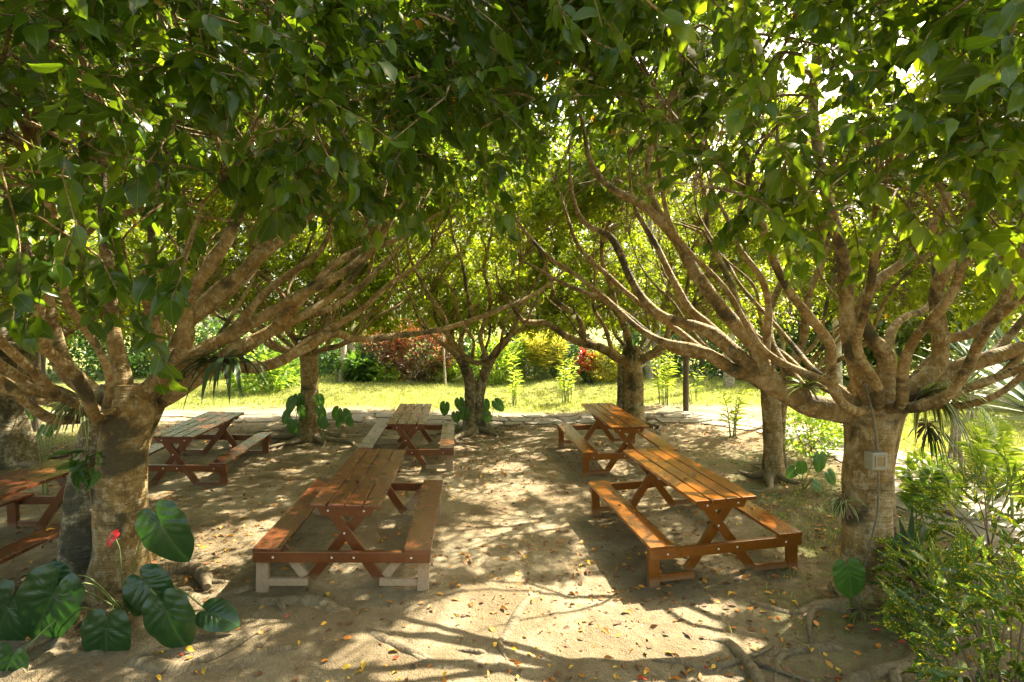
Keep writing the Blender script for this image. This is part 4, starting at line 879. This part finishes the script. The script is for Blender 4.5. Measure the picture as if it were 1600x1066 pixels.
epiphyte(1440, 618, 4.12, 'striped spider plant hanging on the right of the switch box trunk', 'strap_var', 64, .60, .034, 'spider_plant', el=(-.2, .8), droop=(1.7, 3.2), az=(0, PI))
epiphyte(1318, 782, 4.08, 'small striped bromeliad rosette on the switch box trunk', 'strap_var', 26, .20, .022, 'bromeliad', el=(-.5, .9), droop=(.8, 1.8), az=(PI*.75, PI*1.9))
epiphyte(1404, 578, 4.3, 'green tuft of epiphyte in the crook of the curling limbs', 'strap_lime', 22, .26, .02, 'bromeliad', el=(.2, 1.4), droop=(.3, 1.3))
epiphyte(1262, 606, 4.2, 'brown and lime epiphyte lying along the big sideways limb', 'strap_lime', 18, .26, .02, 'bird_nest_fern', el=(.1, .9), droop=(.3, 1.4))
epiphyte(985, 552, 11.3, 'mossy epiphyte at the fork of the thick paired trunk', 'strap_dark', 24, .38, .03, 'strap_fern', el=(-.6, .9), droop=(.8, 2.2))
epiphyte(482, 520, 9.7, 'grassy epiphyte in the fork of the straight single trunk', 'strap_dark', 30, .42, .018, 'strap_fern', el=(0, 1.4), droop=(.6, 2.))
epiphyte(1450, 665, 4.5, 'trailing narrow fern below the right spider plant', 'strap_dark', 30, .42, .015, 'strap_fern', el=(-1.2, .2), droop=(1.5, 2.5), az=(0, PI))
epiphyte(1424, 905, 4.15, 'dark strap leaved clump growing behind the root flare of the switch box trunk', 'strap_dark', 24, .55, .05, 'strap_plant', cat='plant', el=(.5, 1.3), droop=(.5, 1.6), az=(0, PI))
epiphyte(1345, 955, 3.95, 'withered grass tuft at the base of the switch box trunk', 'strap_lime', 22, .2, .007, 'grass_tuft', cat='plant', el=(-.1, 1.2), droop=(.8, 2.2))
# ------------------------------------------------------------------ switch box, cable, bulbs
M['grey_plastic'] = plain('grey_conduit', (.13, .115, .08), .55, 30, .25); M['box'] = plain('switch_box_plastic', (.27, .25, .18), .5, 30, .15); M['boxface'] = plain('switch_plate', (.20, .14, .06), .4, 20, .2)
b_ = P(1371, 720, 4.02); e = thing('switch_box', b_, 'small pale electrical switch box fixed on the trunk', 'switch box', rot=(0, 0, .12))
mb = MB(); add_box(mb, -.066, .066, -.028, .06, -.07, .07, .012); mb.build('housing', M['box'], e, smooth=False)
mb = MB()
for x0, x1, z0, z1 in ((-.045, .045, .036, .046), (-.045, .045, -.046, -.036), (-.045, -.035, -.0355, .0355), (.035, .045, -.0355, .0355)): add_box(mb, x0, x1, -.036, -.0285, z0, z1, .002)
mb.build('frame', M['box'], e, smooth=False)
mb = MB(); add_box(mb, -.0345, .0345, -.0325, -.0285, -.0352, .0352, .002); mb.build('switch_plate', M['boxface'], e, smooth=False)
mb = MB(); q = catmull(np.array([P(1352, 600, 4.0), P(1362, 640, 4.0), P(1368, 675, 4.02), P(1371, 703, 4.03)]), 30); tubes(mb, q[None], np.full((1, 30), .010), 8, cap=True); c_ob = mb.build('conduit', M['grey_plastic'], e, b_)
c_ob.rotation_euler = (0, 0, -.12)
mb = MB(); q = catmull(np.array([P(1372, 737, 4.03), P(1372, 770, 4.04), P(1371, 800, 4.035), P(1362, 840, 4.035), P(1352, 880, 4.04), P(1343, 915, 4.0), P(1341, 950, 3.98)]), 50); tubes(mb, q[None], np.full((1, 50), .007), 8, cap=True)
c = mb.build('cable', M['grey_plastic'], None, q[0]); tag(c, 'grey cable running down the trunk from the switch box to the soil', 'cable')
M['bulb'] = plain('milky_bulb', (.8, .78, .7), .25, 10, .05)
for px, py, d, lab in ((469, 535, 5.0, 'white globe bulb hanging in front of the straight single trunk'), (694, 512, 5.8, 'white globe bulb under the long pale limb'), (751, 499, 6.1, 'white globe bulb near the outer end of the long pale limb'), (897, 495, 5.3, 'white globe bulb under the limbs left of the thick paired trunk')):
    b_ = P(px, py, d); e = thing('light_bulb', b_, lab, 'light bulb', 'globe bulbs strung among the limbs'); mb = MB(); bm = bmesh.new(); bmesh.ops.create_uvsphere(bm, u_segments=14, v_segments=9, radius=.022)
    mb.add_py([tuple(v.co) for v in bm.verts], [[v.index for v in f.verts] for f in bm.faces]); bm.free(); mb.build('globe', M['bulb'], e)
    mb = MB(); tubes(mb, np.array([[(0, 0, .02), (0, 0, .045), (.003, .01, .12)]]), np.array([[.010, .010, .003]]), 8, cap=True); mb.build('socket', M['strap_dark'], e)
# ------------------------------------------------------------------ posts
M['dark_post'] = plain('dark_timber', (.09, .065, .045), .8, 14, .3, bumpd=.01); M['pale_post'] = plain('weathered_timber', (.36, .31, .22), .85, 10, .3, bumpd=.01)
def post(px, d, h, w, label, m, lean=0, name='post'):
    b_ = G(px, d, -.1); mb = MB(); k = np.linspace(0, 1, 9); q = np.stack([b_[0]+lean*k, b_[1]+0*k, b_[2]+h*k], 1); tubes(mb, q[None], w/2*(1+.06*np.sin(k*17+px))[None], 10, cap=True); tag(mb.build(name, M[m], None, b_), label, 'post')
post(1072, 12.6, 2.4, .14, 'dark slim timber post between the lawn and the path', 'dark_post'); post(55, 10.3, 2.6, .16, 'dark timber post beside the shaded grey tree', 'dark_post')
# ------------------------------------------------------------------ shrubs and plants
def shrub(px, d, r, label, m, n, L, wr=.35, name='shrub', cat='shrub', dz=0, lod=1, up=.3, tint=(.4, .2), topred=0, stems=7, group=None, at=None, shell=.5):
    b_ = G(px, d) if at is None else np.asarray(at, float); e = thing(name, b_, label, cat, group); r = np.asarray(r, float)
    c = b_+np.array([0, 0, r[2]*.95+dz]); q = nrm(rng.normal(size=(n, 3))); k = rng.uniform(shell, 1.0, n)**.7*(1+.16*np.sin(q[:, 0]*5+px)*np.sin(q[:, 2]*6+d)+.1*np.sin(q[:, 1]*9))
    p = c+q*r*k[:, None]; p[:, 2] = np.maximum(p[:, 2], ground(p[:, 0], p[:, 1])+.03)
    dd = q*np.array([1, 1, .6])+rng.normal(0, .55, (n, 3)); dd[:, 2] += up; nn = rng.normal(0, .5, (n, 3))+np.array([0, 0, 1.])
    LL = L*rng.uniform(.6, 1.2, n); t = np.clip(rng.normal(tint[0], tint[1], n)+topred*q[:, 2], 0, 1)
    mb = MB(); leaves(mb, p, dd, nn, LL, LL*wr*rng.uniform(.8, 1.2, n), t, lod); mb.build('foliage', M[m], e, b_)
    mb = MB(); tip = c+nrm(rng.normal(size=(stems, 3))+np.array([0, 0, .4]))*r*.85; s0 = b_+rng.normal(0, .06, (stems, 3))*np.array([1, 1, 0]); mid = (s0+tip)/2+np.array([0, 0, .15])*r[2]
    rr = np.tile(np.linspace(.018, .005, 5), (stems, 1))*max(.5, r[2]); qs = np.stack([s0, s0*.6+mid*.4, mid, mid*.45+tip*.55, tip], 1); tubes(mb, qs, rr, 5); mb.build('stems', M['twig'], e, b_)
    return e
shrub(655, 18.4, (1.35, .9, 1.1), 'rounded red and orange croton shrub beyond the lawn', 'red_leaf', 3600, .20, .3, 'croton_shrub', tint=(.5, .2), topred=.3, stems=14)
shrub(598, 18.9, (.8, .8, .95), 'duller reddish croton bush on the left flank of the rounded croton', 'red_leaf', 1500, .2, .3, 'croton_shrub', tint=(.38, .2), topred=.2)
shrub(945, 18.4, (.75, .6, .6), 'low golden shrub right of the red cordyline', 'yellow_leaf', 1300, .22, .25, 'golden_shrub', tint=(.5, .25), up=.7)
shrub(560, 18.2, (.6, .5, .45), 'low green broad leaved bush at the foot of the croton', 'mid_leaf', 380, .34, .5, tint=(.35, .15))
shrub(600, 18.0, (.5, .4, .3), 'low lime tuft shrub before the croton', 'lime_leaf', 320, .22, .35, tint=(.4, .2))
shrub(405, 15.6, (.95, .7, .6), 'yellow green leafy shrub left of the straight single trunk beyond the lawn', 'lime_leaf', 1100, .24, .3, tint=(.3, .25), up=.5)
shrub(440, 16.6, (.6, .6, .65), 'paler yellow green shrub by the white pole', 'mid_leaf', 700, .24, .3, tint=(.6, .25), up=.5)
shrub(700, 18.6, (.5, .5, .6), 'small yellow green shrub behind the twisted stem tree', 'lime_leaf', 600, .22, .3, tint=(.6, .25), up=.5)
shrub(770, 18.4, (.8, .6, .8), 'yellowish palm like shrub right of the twisted stem tree', 'lime_leaf', 700, .34, .18, tint=(.6, .25), up=.6)
shrub(1262, 8.5, (.55, .5, .38), 'light green herb patch by the path behind the big sideways limb', 'lime_leaf', 650, .12, .35, 'herb_clump', 'plant', tint=(.4, .2))
shrub(1310, 9.6, (.5, .5, .45), 'yellow green bush behind the curling limbs', 'lime_leaf', 800, .14, .35, tint=(.45, .2))
shrub(1458, 6.3, (.3, .35, .28), 'sunlit lime bush behind the right spider plant', 'lime_leaf', 320, .13, .4, tint=(.55, .2))
shrub(1570, 2.75, (.44, .45, .56), 'large gold speckled croton bush in the corner by the path', 'speck_leaf', 340, .20, .2, 'gold_dust_croton', lod=0, tint=(.22, .16), up=.35, stems=22, shell=.3, topred=.1)
shrub(1455, 3.7, (.26, .3, .34), 'narrow leaved dark croton bush between the trunk and the gold speckled bush', 'speck_leaf', 150, .2, .16, 'gold_dust_croton', lod=0, tint=(.18, .15), up=.5, stems=12)
shrub(1560, 4.6, (.6, .5, .45), 'speckled croton bush behind the large one, beside the fern', 'speck_leaf', 380, .2, .15, 'gold_dust_croton', lod=1, tint=(.25, .2), up=.5, stems=12)
# yellow bamboo palms, tall herbs, cordyline, agaves, ferns
def canes(px, d, h, n, label, m, leafL, name, cat='plant', spread=.3, arch=.35, nl=16, lw=.16, cane='stem', tint=(.5, .2), r=.012):
    b_ = G(px, d); e = thing(name, b_, label, cat); mf, ms_ = MB(), MB()
    for i in range(n):
        a = rng.uniform(0, 2*PI); o = np.array([math.sin(a), math.cos(a), 0]); s = rng.uniform(.2, 1); hh = h*rng.uniform(.7, 1.05); t = np.linspace(0, 1, 10)
        q = b_+o*spread*.35*s+np.outer(t**2, o)*arch*s*hh+np.outer(t, [0, 0, hh])-np.outer(t**3, [0, 0, .12*hh*s]); q[:, :2] += .015*np.sin(t*7+i)[:, None]
        tubes(ms_, q[None], np.linspace(r, r*.3, 10)[None], 5)
        tt = np.linspace(.3, 1, nl); pq = np.stack([np.interp(tt, t, q[:, j]) for j in range(3)], 1); side = np.cross(o, [0, 0, 1.])*np.where(np.arange(nl) % 2, 1, -1)[:, None]
        dd = side+np.array([0, 0, .55])+o*.4+rng.normal(0, .25, (nl, 3)); LL = leafL*rng.uniform(.7, 1.15, nl)
        leaves(mf, pq, dd, rng.normal(0, .4, (nl, 3))+np.array([0, 0, 1.]), LL, LL*lw, np.clip(rng.normal(*tint, nl), 0, 1), 1)
    mf.build('foliage', M[m], e, b_); ms_.build('stems', M[cane], e, b_)
canes(846, 19.2, 2.0, 34, 'dense golden bamboo clump beyond the lawn', 'yellow_leaf', .42, 'golden_bamboo', 'bamboo', .9, .3, 22, .12, tint=(.5, .25))
canes(868, 19.6, 1.9, 22, 'slimmer golden bamboo clump left of the red cordyline', 'yellow_leaf', .36, 'golden_bamboo', 'bamboo', .6, .3, 20, .12, tint=(.4, .25))
canes(800, 19.2, 1.7, 14, 'arching yellow green palm beside the pale mossy poles', 'lime_leaf', .45, 'palm_clump', 'palm', .7, .5, 22, .1, tint=(.5, .2))
canes(884, 14.6, 1.35, 9, 'pale tall ginger stems standing on the lawn left of the cordyline', 'lime_leaf', .24, 'ginger_plant', 'plant', .55, .18, 15, .16, tint=(.75, .15))
canes(802, 14.4, 1.15, 6, 'pale ginger stems on the lawn right of the twisted stem tree', 'lime_leaf', .22, 'ginger_plant', 'plant', .45, .2, 13, .16, tint=(.7, .15))
canes(1040, 13.6, 1.65, 10, 'tallest pale ginger stems beside the slim dark post', 'lime_leaf', .26, 'ginger_plant', 'plant', .6, .16, 17, .16, tint=(.75, .15))
canes(1085, 14.0, 1.0, 4, 'thin pale ginger stems right of the slim dark post', 'lime_leaf', .2, 'ginger_plant', 'plant', .4, .25, 11, .16, tint=(.6, .15))
canes(1145, 9.8, .9, 6, 'bright yellow green seedling stems by the path behind the slim tree', 'lime_leaf', .22, 'ginger_plant', 'plant', .3, .4, 10, .25, tint=(.7, .15))
def rosettes(px, d, lst, label, m, L, w, name, cat):
    b_ = G(px, d); e = thing(name, b_, label, cat); mf, ms_ = MB(), MB()
    for x, y, n in lst:
        c = P(x, y, d+rng.uniform(-.2, .2)); tuft(mf, c, n, L, w, el=(-.1, 1.3), droop=(.5, 1.5), n_=None) if False else tuft(mf, c, n, L, w, el=(-.1, 1.3), droop=(.5, 1.5))
        q = catmull(np.array([b_+rng.normal(0, .04, 3)*np.array([1, 1, 0]), (b_+c)/2+np.array([0, 0, .05]), c]), 8); tubes(ms_, q[None], np.full((1, 8), .018), 6)
    mf.build('leaves', M[m], e, b_); ms_.build('stem', M['twig'], e, b_)
rosettes(915, 18.3, [(912, 556, 26), (925, 562, 24), (906, 568, 24), (918, 575, 24), (928, 577, 20), (909, 585, 20)], 'crimson cordyline with red rosettes beyond the lawn', 'red_strap', .42, .085, 'cordyline', 'cordyline')
rosettes(916, 18.0, [(914, 596, 16), (925, 598, 12)], 'dark purple green strap plant under the cordyline', 'strap_dark', .5, .07, 'strap_plant', 'plant')
rosettes(290, 15.3, [(290, 622, 30)], 'small bright lime rosette beyond the dark table', 'strap_lime', .5, .07, 'rosette_plant', 'plant')
rosettes(360, 17.5, [(355, 612, 24), (372, 608, 20)], 'pair of lime rosettes before the dark hedge', 'strap_lime', .45, .07, 'rosette_plant', 'plant')
for px, py, d, n, L, w, lab in ((1640, 655, 7.6, 70, 2.0, .14, 'huge blue green agave at the edge of the view'), (1494, 618, 7.2, 64, .62, .042, 'smaller spiky grey agave beside the huge one'), (1520, 575, 11.5, 30, 1.2, .10, 'grey agave farther back behind the spiky pair')):
    b_ = G(px, d); c = P(px, py, d); e = thing('agave', b_, lab, 'agave'); mb = MB(); tuft(mb, c, n, L, w, el=(.05, 1.45), droop=(.0, .35), fold=.25); mb.build('leaves', M['agave'], e, b_)
    mb = MB(); q = np.array([b_-np.array([0, 0, .05]), (b_+c)/2, c]); [tubes(mb, (q+np.array([[o_, 0, 0], [o_*.4, 0, 0], [0, 0, 0]]))[None], np.array([[.028, .026, .024]]), 8) for o_ in (-.12, 0., .11)]; mb.build('stem', M['bark_pale'], e, b_)
def fern(px, d, fr, label, m='lime_leaf', name='fern'):
    b_ = G(px, d); e = thing(name, b_, label, 'fern'); mf, ms_ = MB(), MB()
    for x, y, dd in fr:
        tip = P(x, y, d+dd); mid = b_*.45+tip*.55+np.array([0, 0, .28]); q = catmull(np.array([b_+rng.normal(0, .03, 3)*np.array([1, 1, 0]), b_*.75+tip*.25+np.array([0, 0, .2]), mid, tip]), 40); tubes(ms_, q[None], np.linspace(.008, .002, 40)[None], 5)
        t = nrm(np.gradient(q, axis=0)); ii = np.arange(15, 40); s = nrm(np.cross(t[ii], [0, 0, 1.])); k = np.sin(np.linspace(.35, 3.0, len(ii)))*.22
        for sg in (-1, 1):
            leaves(mf, q[ii], s*sg+t[ii]*.5+rng.normal(0, .06, (len(ii), 3)), np.cross(s, t[ii])+np.array([0, 0, .3]), k, np.full(len(ii), .035), np.clip(rng.normal(.65, .15, len(ii)), 0, 1), 1)
    mf.build('fronds', M[m], e, b_); ms_.build('stem', M['stem'], e, b_)
fern(1550, 6.0, [(1515, 660, 0), (1535, 640, .1), (1580, 670, -.1), (1505, 690, -.2), (1595, 700, 0), (1560, 650, .3)], 'sunlit feathery fern with yellow green fronds near the agaves')
fern(1440, 5.2, [(1470, 735, 0), (1410, 745, .1), (1460, 770, -.3)], 'darker fern arching beside the switch box trunk', 'mid_leaf')
canes(1590, 5.6, 1.0, 2, 'bright broad leaved sprout at the edge beside the fern', 'lime_leaf', .24, 'broad_leaf_sprout', 'plant', .2, .15, 12, .38, tint=(.5, .15))
# ------------------------------------------------------------------ background woodland
def pole(px, d, h, w, label, m='bark_bg', lean=0., name='tree_trunk', cat='tree'):
    b_ = G(px, d, -.1); e = thing('slender_tree', b_, label, cat, 'slender trees beyond the lawn'); mb = MB(); k = np.linspace(0, 1, 14); q = np.stack([b_[0]+lean*k+.06*np.sin(k*5+px), b_[1]+.05*np.sin(k*4), b_[2]+h*k], 1)
    tubes(mb, q[None], (w/2*(1.15-.45*k)*(1+.05*np.sin(k*25)))[None], 10); mb.build('trunk', M[m], e, b_)
    mb = MB(); n = 130; c = q[-1]; p = c+rng.normal(0, 1, (n, 3))*np.array([.8, .8, .7]); dd = rng.normal(0, 1, (n, 3)); LL = .32*rng.uniform(.6, 1.2, n)
    leaves(mb, p, dd, rng.normal(0, .5, (n, 3))+np.array([0, 0, 1.]), LL, LL*.45, np.clip(rng.normal(.5, .2, n), 0, 1), 2); mb.build('crown', M['leaf_bg'], e, b_)
for a in ((441, 18.6, 5.5, .14, 'thin white trunk left of the straight single tree', 'bark_pale'), (534, 18.0, 6, .20, 'pale mossy trunk left of the croton, the nearer of two', 'bark_pale'), (546, 18.8, 6, .26, 'brown trunk close behind the pale mossy one', 'bark_bg'), (693, 17.6, 5, .07, 'thread thin pale stem beside the twisted stem tree', 'bark_pale'),
          (786, 19.8, 6, .16, 'pale trunk left of the golden bamboo', 'bark_pale'), (817, 20.2, 6, .22, 'mossy trunk behind the arching palm', 'bark_bg'), (828, 20.8, 6, .18, 'whitish trunk just left of the golden bamboo', 'bark_pale'), (1014, 19.0, 6, .22, 'grey trunk right of the thick paired tree', 'bark_pale'), (1024, 19.6, 6, .26, 'thicker grey trunk next to the ginger stems', 'bark_pale'),
          (1142, 16.8, 6, .30, 'grey trunk seen under the big sideways limb', 'bark_pale'), (1095, 20.5, 6, .18, 'dark stem in the shade right of the slim post', 'bark_bg'), (255, 16.2, 5, .10, 'slim pale trunk behind the dark table', 'bark_pale'), (1308, 12.4, 6, .16, 'pale trunk behind the curling limbs', 'bark_pale'), (320, 19.5, 6, .2, 'pale trunk in the left hedge', 'bark_bg')):
    pole(*a)
def bg_tree(px, d, h, r, label, n=5200, tint=.5, base=1.2, m='leaf_bg', L=.34, name='woodland_tree'):
    b_ = G(px, d, -.1); e = thing(name, b_, label, 'tree', 'woodland trees round the garden'); mb = MB()
    q = np.array([b_, b_+[.1, 0, h*.3], b_+[-.1, .1, h*.55], b_+[.05, 0, h*.85]]); limb(mb, q, [.22, .17, .13, .05], 18, 10, .05); mb.build('trunk', M['bark_bg'], e, b_)
    mb = MB(); mc = MB(); nc = 46; cc = nrm(rng.normal(size=(nc, 3))); hz = (h-base)/2; ctr_ = b_+np.array([0, 0, base+hz]); cs = ctr_+cc*np.array([r, r, hz])*rng.uniform(.35, 1.0, (nc, 1))**.6
    st_ = b_+np.outer(rng.uniform(.25, .75, nc), [0, 0, h]); qs = hermite(st_, np.tile([0, 0, 1.], (nc, 1)), cs, (cs-ctr_)*.6, 7); tubes(mb, qs, np.tile(np.linspace(.05, .012, 7), (nc, 1)), 5); mb.build('limbs', M['bark_bg'], e, b_)
    k = n//nc; p = np.repeat(cs, k, 0)+rng.normal(0, 1, (nc*k, 3))*np.array([r*.24, r*.24, hz*.2]); p[:, 2] = np.maximum(p[:, 2], b_[2]+.3)
    dd = rng.normal(0, 1, p.shape); dd[:, 2] -= .4; LL = L*rng.uniform(.5, 1.2, len(p)); leaves(mc, p, dd, rng.normal(0, .5, p.shape)+np.array([0, 0, 1.]), LL, LL*.5, np.clip(rng.normal(tint, .2, len(p))+np.repeat(rng.normal(0, .12, nc), k), 0, 1), 2)
    mc.build('crown', M[m], e, b_)
BT = [(-160, 15, 8, 3.0, 'broad dark woodland tree left of the shaded grey tree'), (60, 21, 9, 3.4, 'dense woodland tree behind the dark left post'), (210, 23, 8, 3.2, 'rounded woodland tree behind the dark table'), (400, 24, 9, 3.4, 'tall woodland tree behind the yellow green shrubs'), (560, 25, 8, 3.2, 'woodland tree behind the pale mossy trunk'),
      (700, 26, 9, 3.6, 'woodland tree behind the twisted stem tree'), (850, 27, 8, 3.4, 'woodland tree behind the golden bamboo'), (985, 26, 9, 3.4, 'woodland tree behind the crimson cordyline'), (1110, 24, 8, 3.3, 'dark woodland tree behind the slim post'), (1250, 21, 7, 3.0, 'sunlit woodland tree behind the slim tree'), (1400, 18, 6, 2.6, 'low sunlit woodland tree behind the curling limbs'), (1560, 19, 8, 3.2, 'woodland tree behind the huge agave'), (1760, 13, 7, 2.8, 'woodland tree at the far edge beyond the agaves'), (-420, 11, 7, 2.8, 'shady woodland tree at the edge beyond the green lit table')]
for i, (px, d, h, r, lab) in enumerate(BT): bg_tree(px, d, h, r, lab, tint=[.4, .5, .6][i % 3] if px < 1200 else .7, base=.8)
# dark leafy hedge mass beyond the lawn
mb = MB(); n = 30000; x = rng.uniform(-17, 15, n); y = 19.6+rng.uniform(-.3, 2.6, n)-.04*np.abs(x)+.5*np.sin(x*1.3); z = ground(x, y)+rng.uniform(0, 1, n)**.8*(1.55+.5*np.sin(x*1.1+1)+.35*np.sin(x*2.7))
dd = rng.normal(0, 1, (n, 3)); dd[:, 1] -= .4; LL = .2*rng.uniform(.5, 1.3, n); leaves(mb, np.stack([x, y, z], 1), dd, rng.normal(0, .6, (n, 3))+np.array([0, -.3, 1.]), LL, LL*.45, np.clip(.25+.22*sn(x, y+z, 1.4, 77)+rng.normal(0, .12, n), 0, 1), 2)
tag(mb.build('undergrowth', M['mid_leaf']), kind='stuff')
# ------------------------------------------------------------------ grass, litter, fallen leaves
M['grass'] = leaf_mat('grass_blade', [(.09, .14, .025), (.15, .20, .04), (.24, .27, .07), (.36, .34, .15)], rough=.6, trans=.35, rib=(.2, .25, .06))
def blades(name, x, y, L, w):
    n = len(x); p = np.stack([x, y, ground(x, y)-.004], 1); dd = rng.normal(0, .5, (n, 3)); dd[:, 2] = rng.uniform(.5, 1.2, n); mb = MB()
    leaves(mb, p, dd, rng.normal(0, 1, (n, 3))+1e-3, L*rng.uniform(.5, 1.3, n), w*rng.uniform(.7, 1.3, n), np.clip(.5+.25*sn(x, y, .9, 55)+rng.normal(0, .2, n), 0, 1), 2); tag(mb.build(name, M['grass']), kind='stuff')
x = np.concatenate([rng.uniform(-13, 13, 90000), rng.uniform(5.8, 11, 30000)]); y = np.concatenate([12.0+8*rng.uniform(0, 1, 90000)**1.2, rng.uniform(3.5, 13, 30000)]); k = rng.random(120000) < lawn_mask(x, y); blades('lawn_grass', x[k], y[k], .10, .014)
x = rng.uniform(-9, 8, 120000); y = rng.uniform(2.2, 12.5, 120000); k = rng.random(120000) < turf_mask(x, y)*np.clip(sn(x, y, 2.6, 66)*1.6+.3, 0, .8); blades('patchy_turf', x[k], y[k], .06, .008)
FL = [('yellow', (.62, .38, .03)), ('orange', (.55, .20, .02)), ('brown', (.16, .07, .03)), ('red', (.34, .05, .02))]
fm = []
for nm, c in FL:
    m = plain('fallen_'+nm+'_leaf', c, .55, 60, .3)
    for v in range(3):
        mb = MB(); leaves(mb, [(0, 0, 0)], [(1, 0, .1)], [(0, .2, 1)], .075, .038, .3, 0); o = mb.build('fallen_leaf', m); me = o.data; co = np.empty(len(me.vertices)*3); me.vertices.foreach_get('co', co); co = co.reshape(-1, 3)
        co[:, 0] -= .035; co[:, 2] += [.9, -.5, 1.6][v]*(co[:, 1]**2)*14+[.2, .6, -.3][v]*co[:, 0]**2*6; co[:, 2] -= np.percentile(co[:, 2], 12); me.vertices.foreach_set('co', co.ravel()); me.update(); bpy.data.objects.remove(o); fm.append((nm, me))
def fallen(x, y, z, k, label=None, group=None, rot=None, sc=1.):
    nm, me = fm[k]; o = bpy.data.objects.new('fallen_leaf', me); COL.objects.link(o); o.location = (x, y, z); o.rotation_euler = rot or (rng.normal(0, .18), rng.normal(0, .18), rng.uniform(0, 6.3)); o.scale = (sc,)*3
    tag(o, label or f'{nm} fallen leaf lying loose on the sandy ground', 'fallen leaf', group or f'{nm} leaves fallen on the ground')
c = 0
while c < 270:
    px, py = rng.uniform(240, 1420), 1066-rng.uniform(0, 1)**1.3*330
    d = gp(px, py); q = G(px, d)
    if d > 10 or any((q[0]-t.base[0])**2+(q[1]-t.base[1])**2 < .4**2 for t in (L1, R1, R2)): continue
    k = int(rng.choice(4, p=[.26, .36, .34, .04]))*3+int(rng.integers(0, 3)); fallen(q[0], q[1], q[2]+float(micro(q[0], q[1]))+.005, k, sc=rng.uniform(.45, .95)); c += 1
# rest of the litter as one mass
M['litter'] = leaf_mat('leaf_litter_leaf', [(.09, .042, .016), (.19, .085, .025), (.36, .15, .025), (.48, .28, .04)], rough=.7, trans=.15, rib=(.2, .12, .05))
n = 23000; x = rng.uniform(-8, 7, n); y = 2+rng.uniform(0, 1, n)**.8*10.5; k = rng.random(n) < .5+.5*np.clip(sn(x, y, 1.2, 91)*2, -1, 1); x, y = x[k], y[k]; n = len(x); mb = MB()
dd = rng.normal(0, 1, (n, 3)); dd[:, 2] *= .3; LL = .062*rng.uniform(.35, 1.3, n); leaves(mb, np.stack([x, y, ground(x, y)+micro(x, y)+.006], 1), dd, rng.normal(0, .45, (n, 3))+np.array([0, 0, 1.]), LL, LL*.5, rng.random(n)**1.4, 1); tag(mb.build('leaf_litter', M['litter']), kind='stuff')
# leaves resting on the tables and benches
def on_table(key, lx, ly, z, k, label):
    t = [q for q in TABLES if q[0] == key][0]; R = (Matrix.Rotation(t[4], 4, 'Z') @ Matrix.Rotation(t[5], 4, 'Y') @ Matrix.Rotation(t[6], 4, 'X')); v = Vector((t[1], t[2], t[3]))+R @ Vector((lx, ly, z+.006)); fallen(v.x, v.y, v.z, k, label, 'leaves fallen on the furniture', sc=.85)
on_table('A', -.17, .35, ZT, 6, 'dark curled leaf near the left edge of the dusty legged table'); on_table('A', -.12, -.25, ZT, 7, 'brown leaf in the middle of the dusty legged table'); on_table('A', -.02, -.28, ZT, 8, 'brown leaf beside the central gap of the dusty legged table')
on_table('C', -.02, .45, ZT, 9, 'red leaf on the far half of the amber table beside the switch box trunk'); on_table('C', .06, -.2, ZT, 8, 'brown leaf in the gap of the amber table beside the switch box trunk'); on_table('C', -.12, -.35, ZT, 7, 'dull leaf on the near half of the amber table beside the switch box trunk')
on_table('C', .64, -.3, ZB, 0, 'yellow leaf on the outer bench of the amber table'); on_table('C', -.63, .1, ZB, 6, 'brown leaf on the aisle bench of the amber table'); on_table('F', .63, -.2, ZB, 1, 'yellow leaf on the bench of the green lit table')
on_table('D', -.66, .8, ZB, 3, 'orange leaf at the far end of the bench by the thick paired trunk'); on_table('D', -.1, -.3, ZT, 4, 'orange leaf on the tabletop under the thick paired trunk')
# ------------------------------------------------------------------ light
w = bpy.data.worlds.new("World"); S.world = w; w.use_nodes = True; nt = w.node_tree
sky = nt.nodes.new('ShaderNodeTexSky'); sky.sky_type = 'NISHITA'; sky.sun_disc = False
el, az = math.asin(SUN[2]), math.atan2(SUN[0], SUN[1]); sky.sun_elevation = el; sky.sun_rotation = az; sky.air_density = 1.2; sky.dust_density = 5.0; sky.ozone_density = .3
bgn = nt.nodes['Background']; nt.links.new(mix(nt, 1., sky.outputs[0], (1., .93, .76), 'MULTIPLY'), bgn.inputs['Color']); bgn.inputs['Strength'].default_value = .15
sl = bpy.data.lights.new("sun", 'SUN'); so = bpy.data.objects.new("sun", sl); COL.objects.link(so); sl.energy = 5.0; sl.angle = math.radians(.5); sl.color = (1., .91, .74)
so.rotation_euler = Vector(-SUN).to_track_quat('-Z', 'Y').to_euler(); so.location = (8, 6, 12)
vs = S.view_settings; vs.view_transform = 'Standard'; vs.look = 'None'; vs.gamma = 1; vs.use_curve_mapping = False; vs.exposure = 2.45
cy = S.cycles; cy.max_bounces = 10; cy.diffuse_bounces = 5; cy.glossy_bounces = 3; cy.transmission_bounces = 5; cy.use_denoising = True; cy.sample_clamp_indirect = 8
cy.use_adaptive_sampling = True; cy.adaptive_threshold = .02
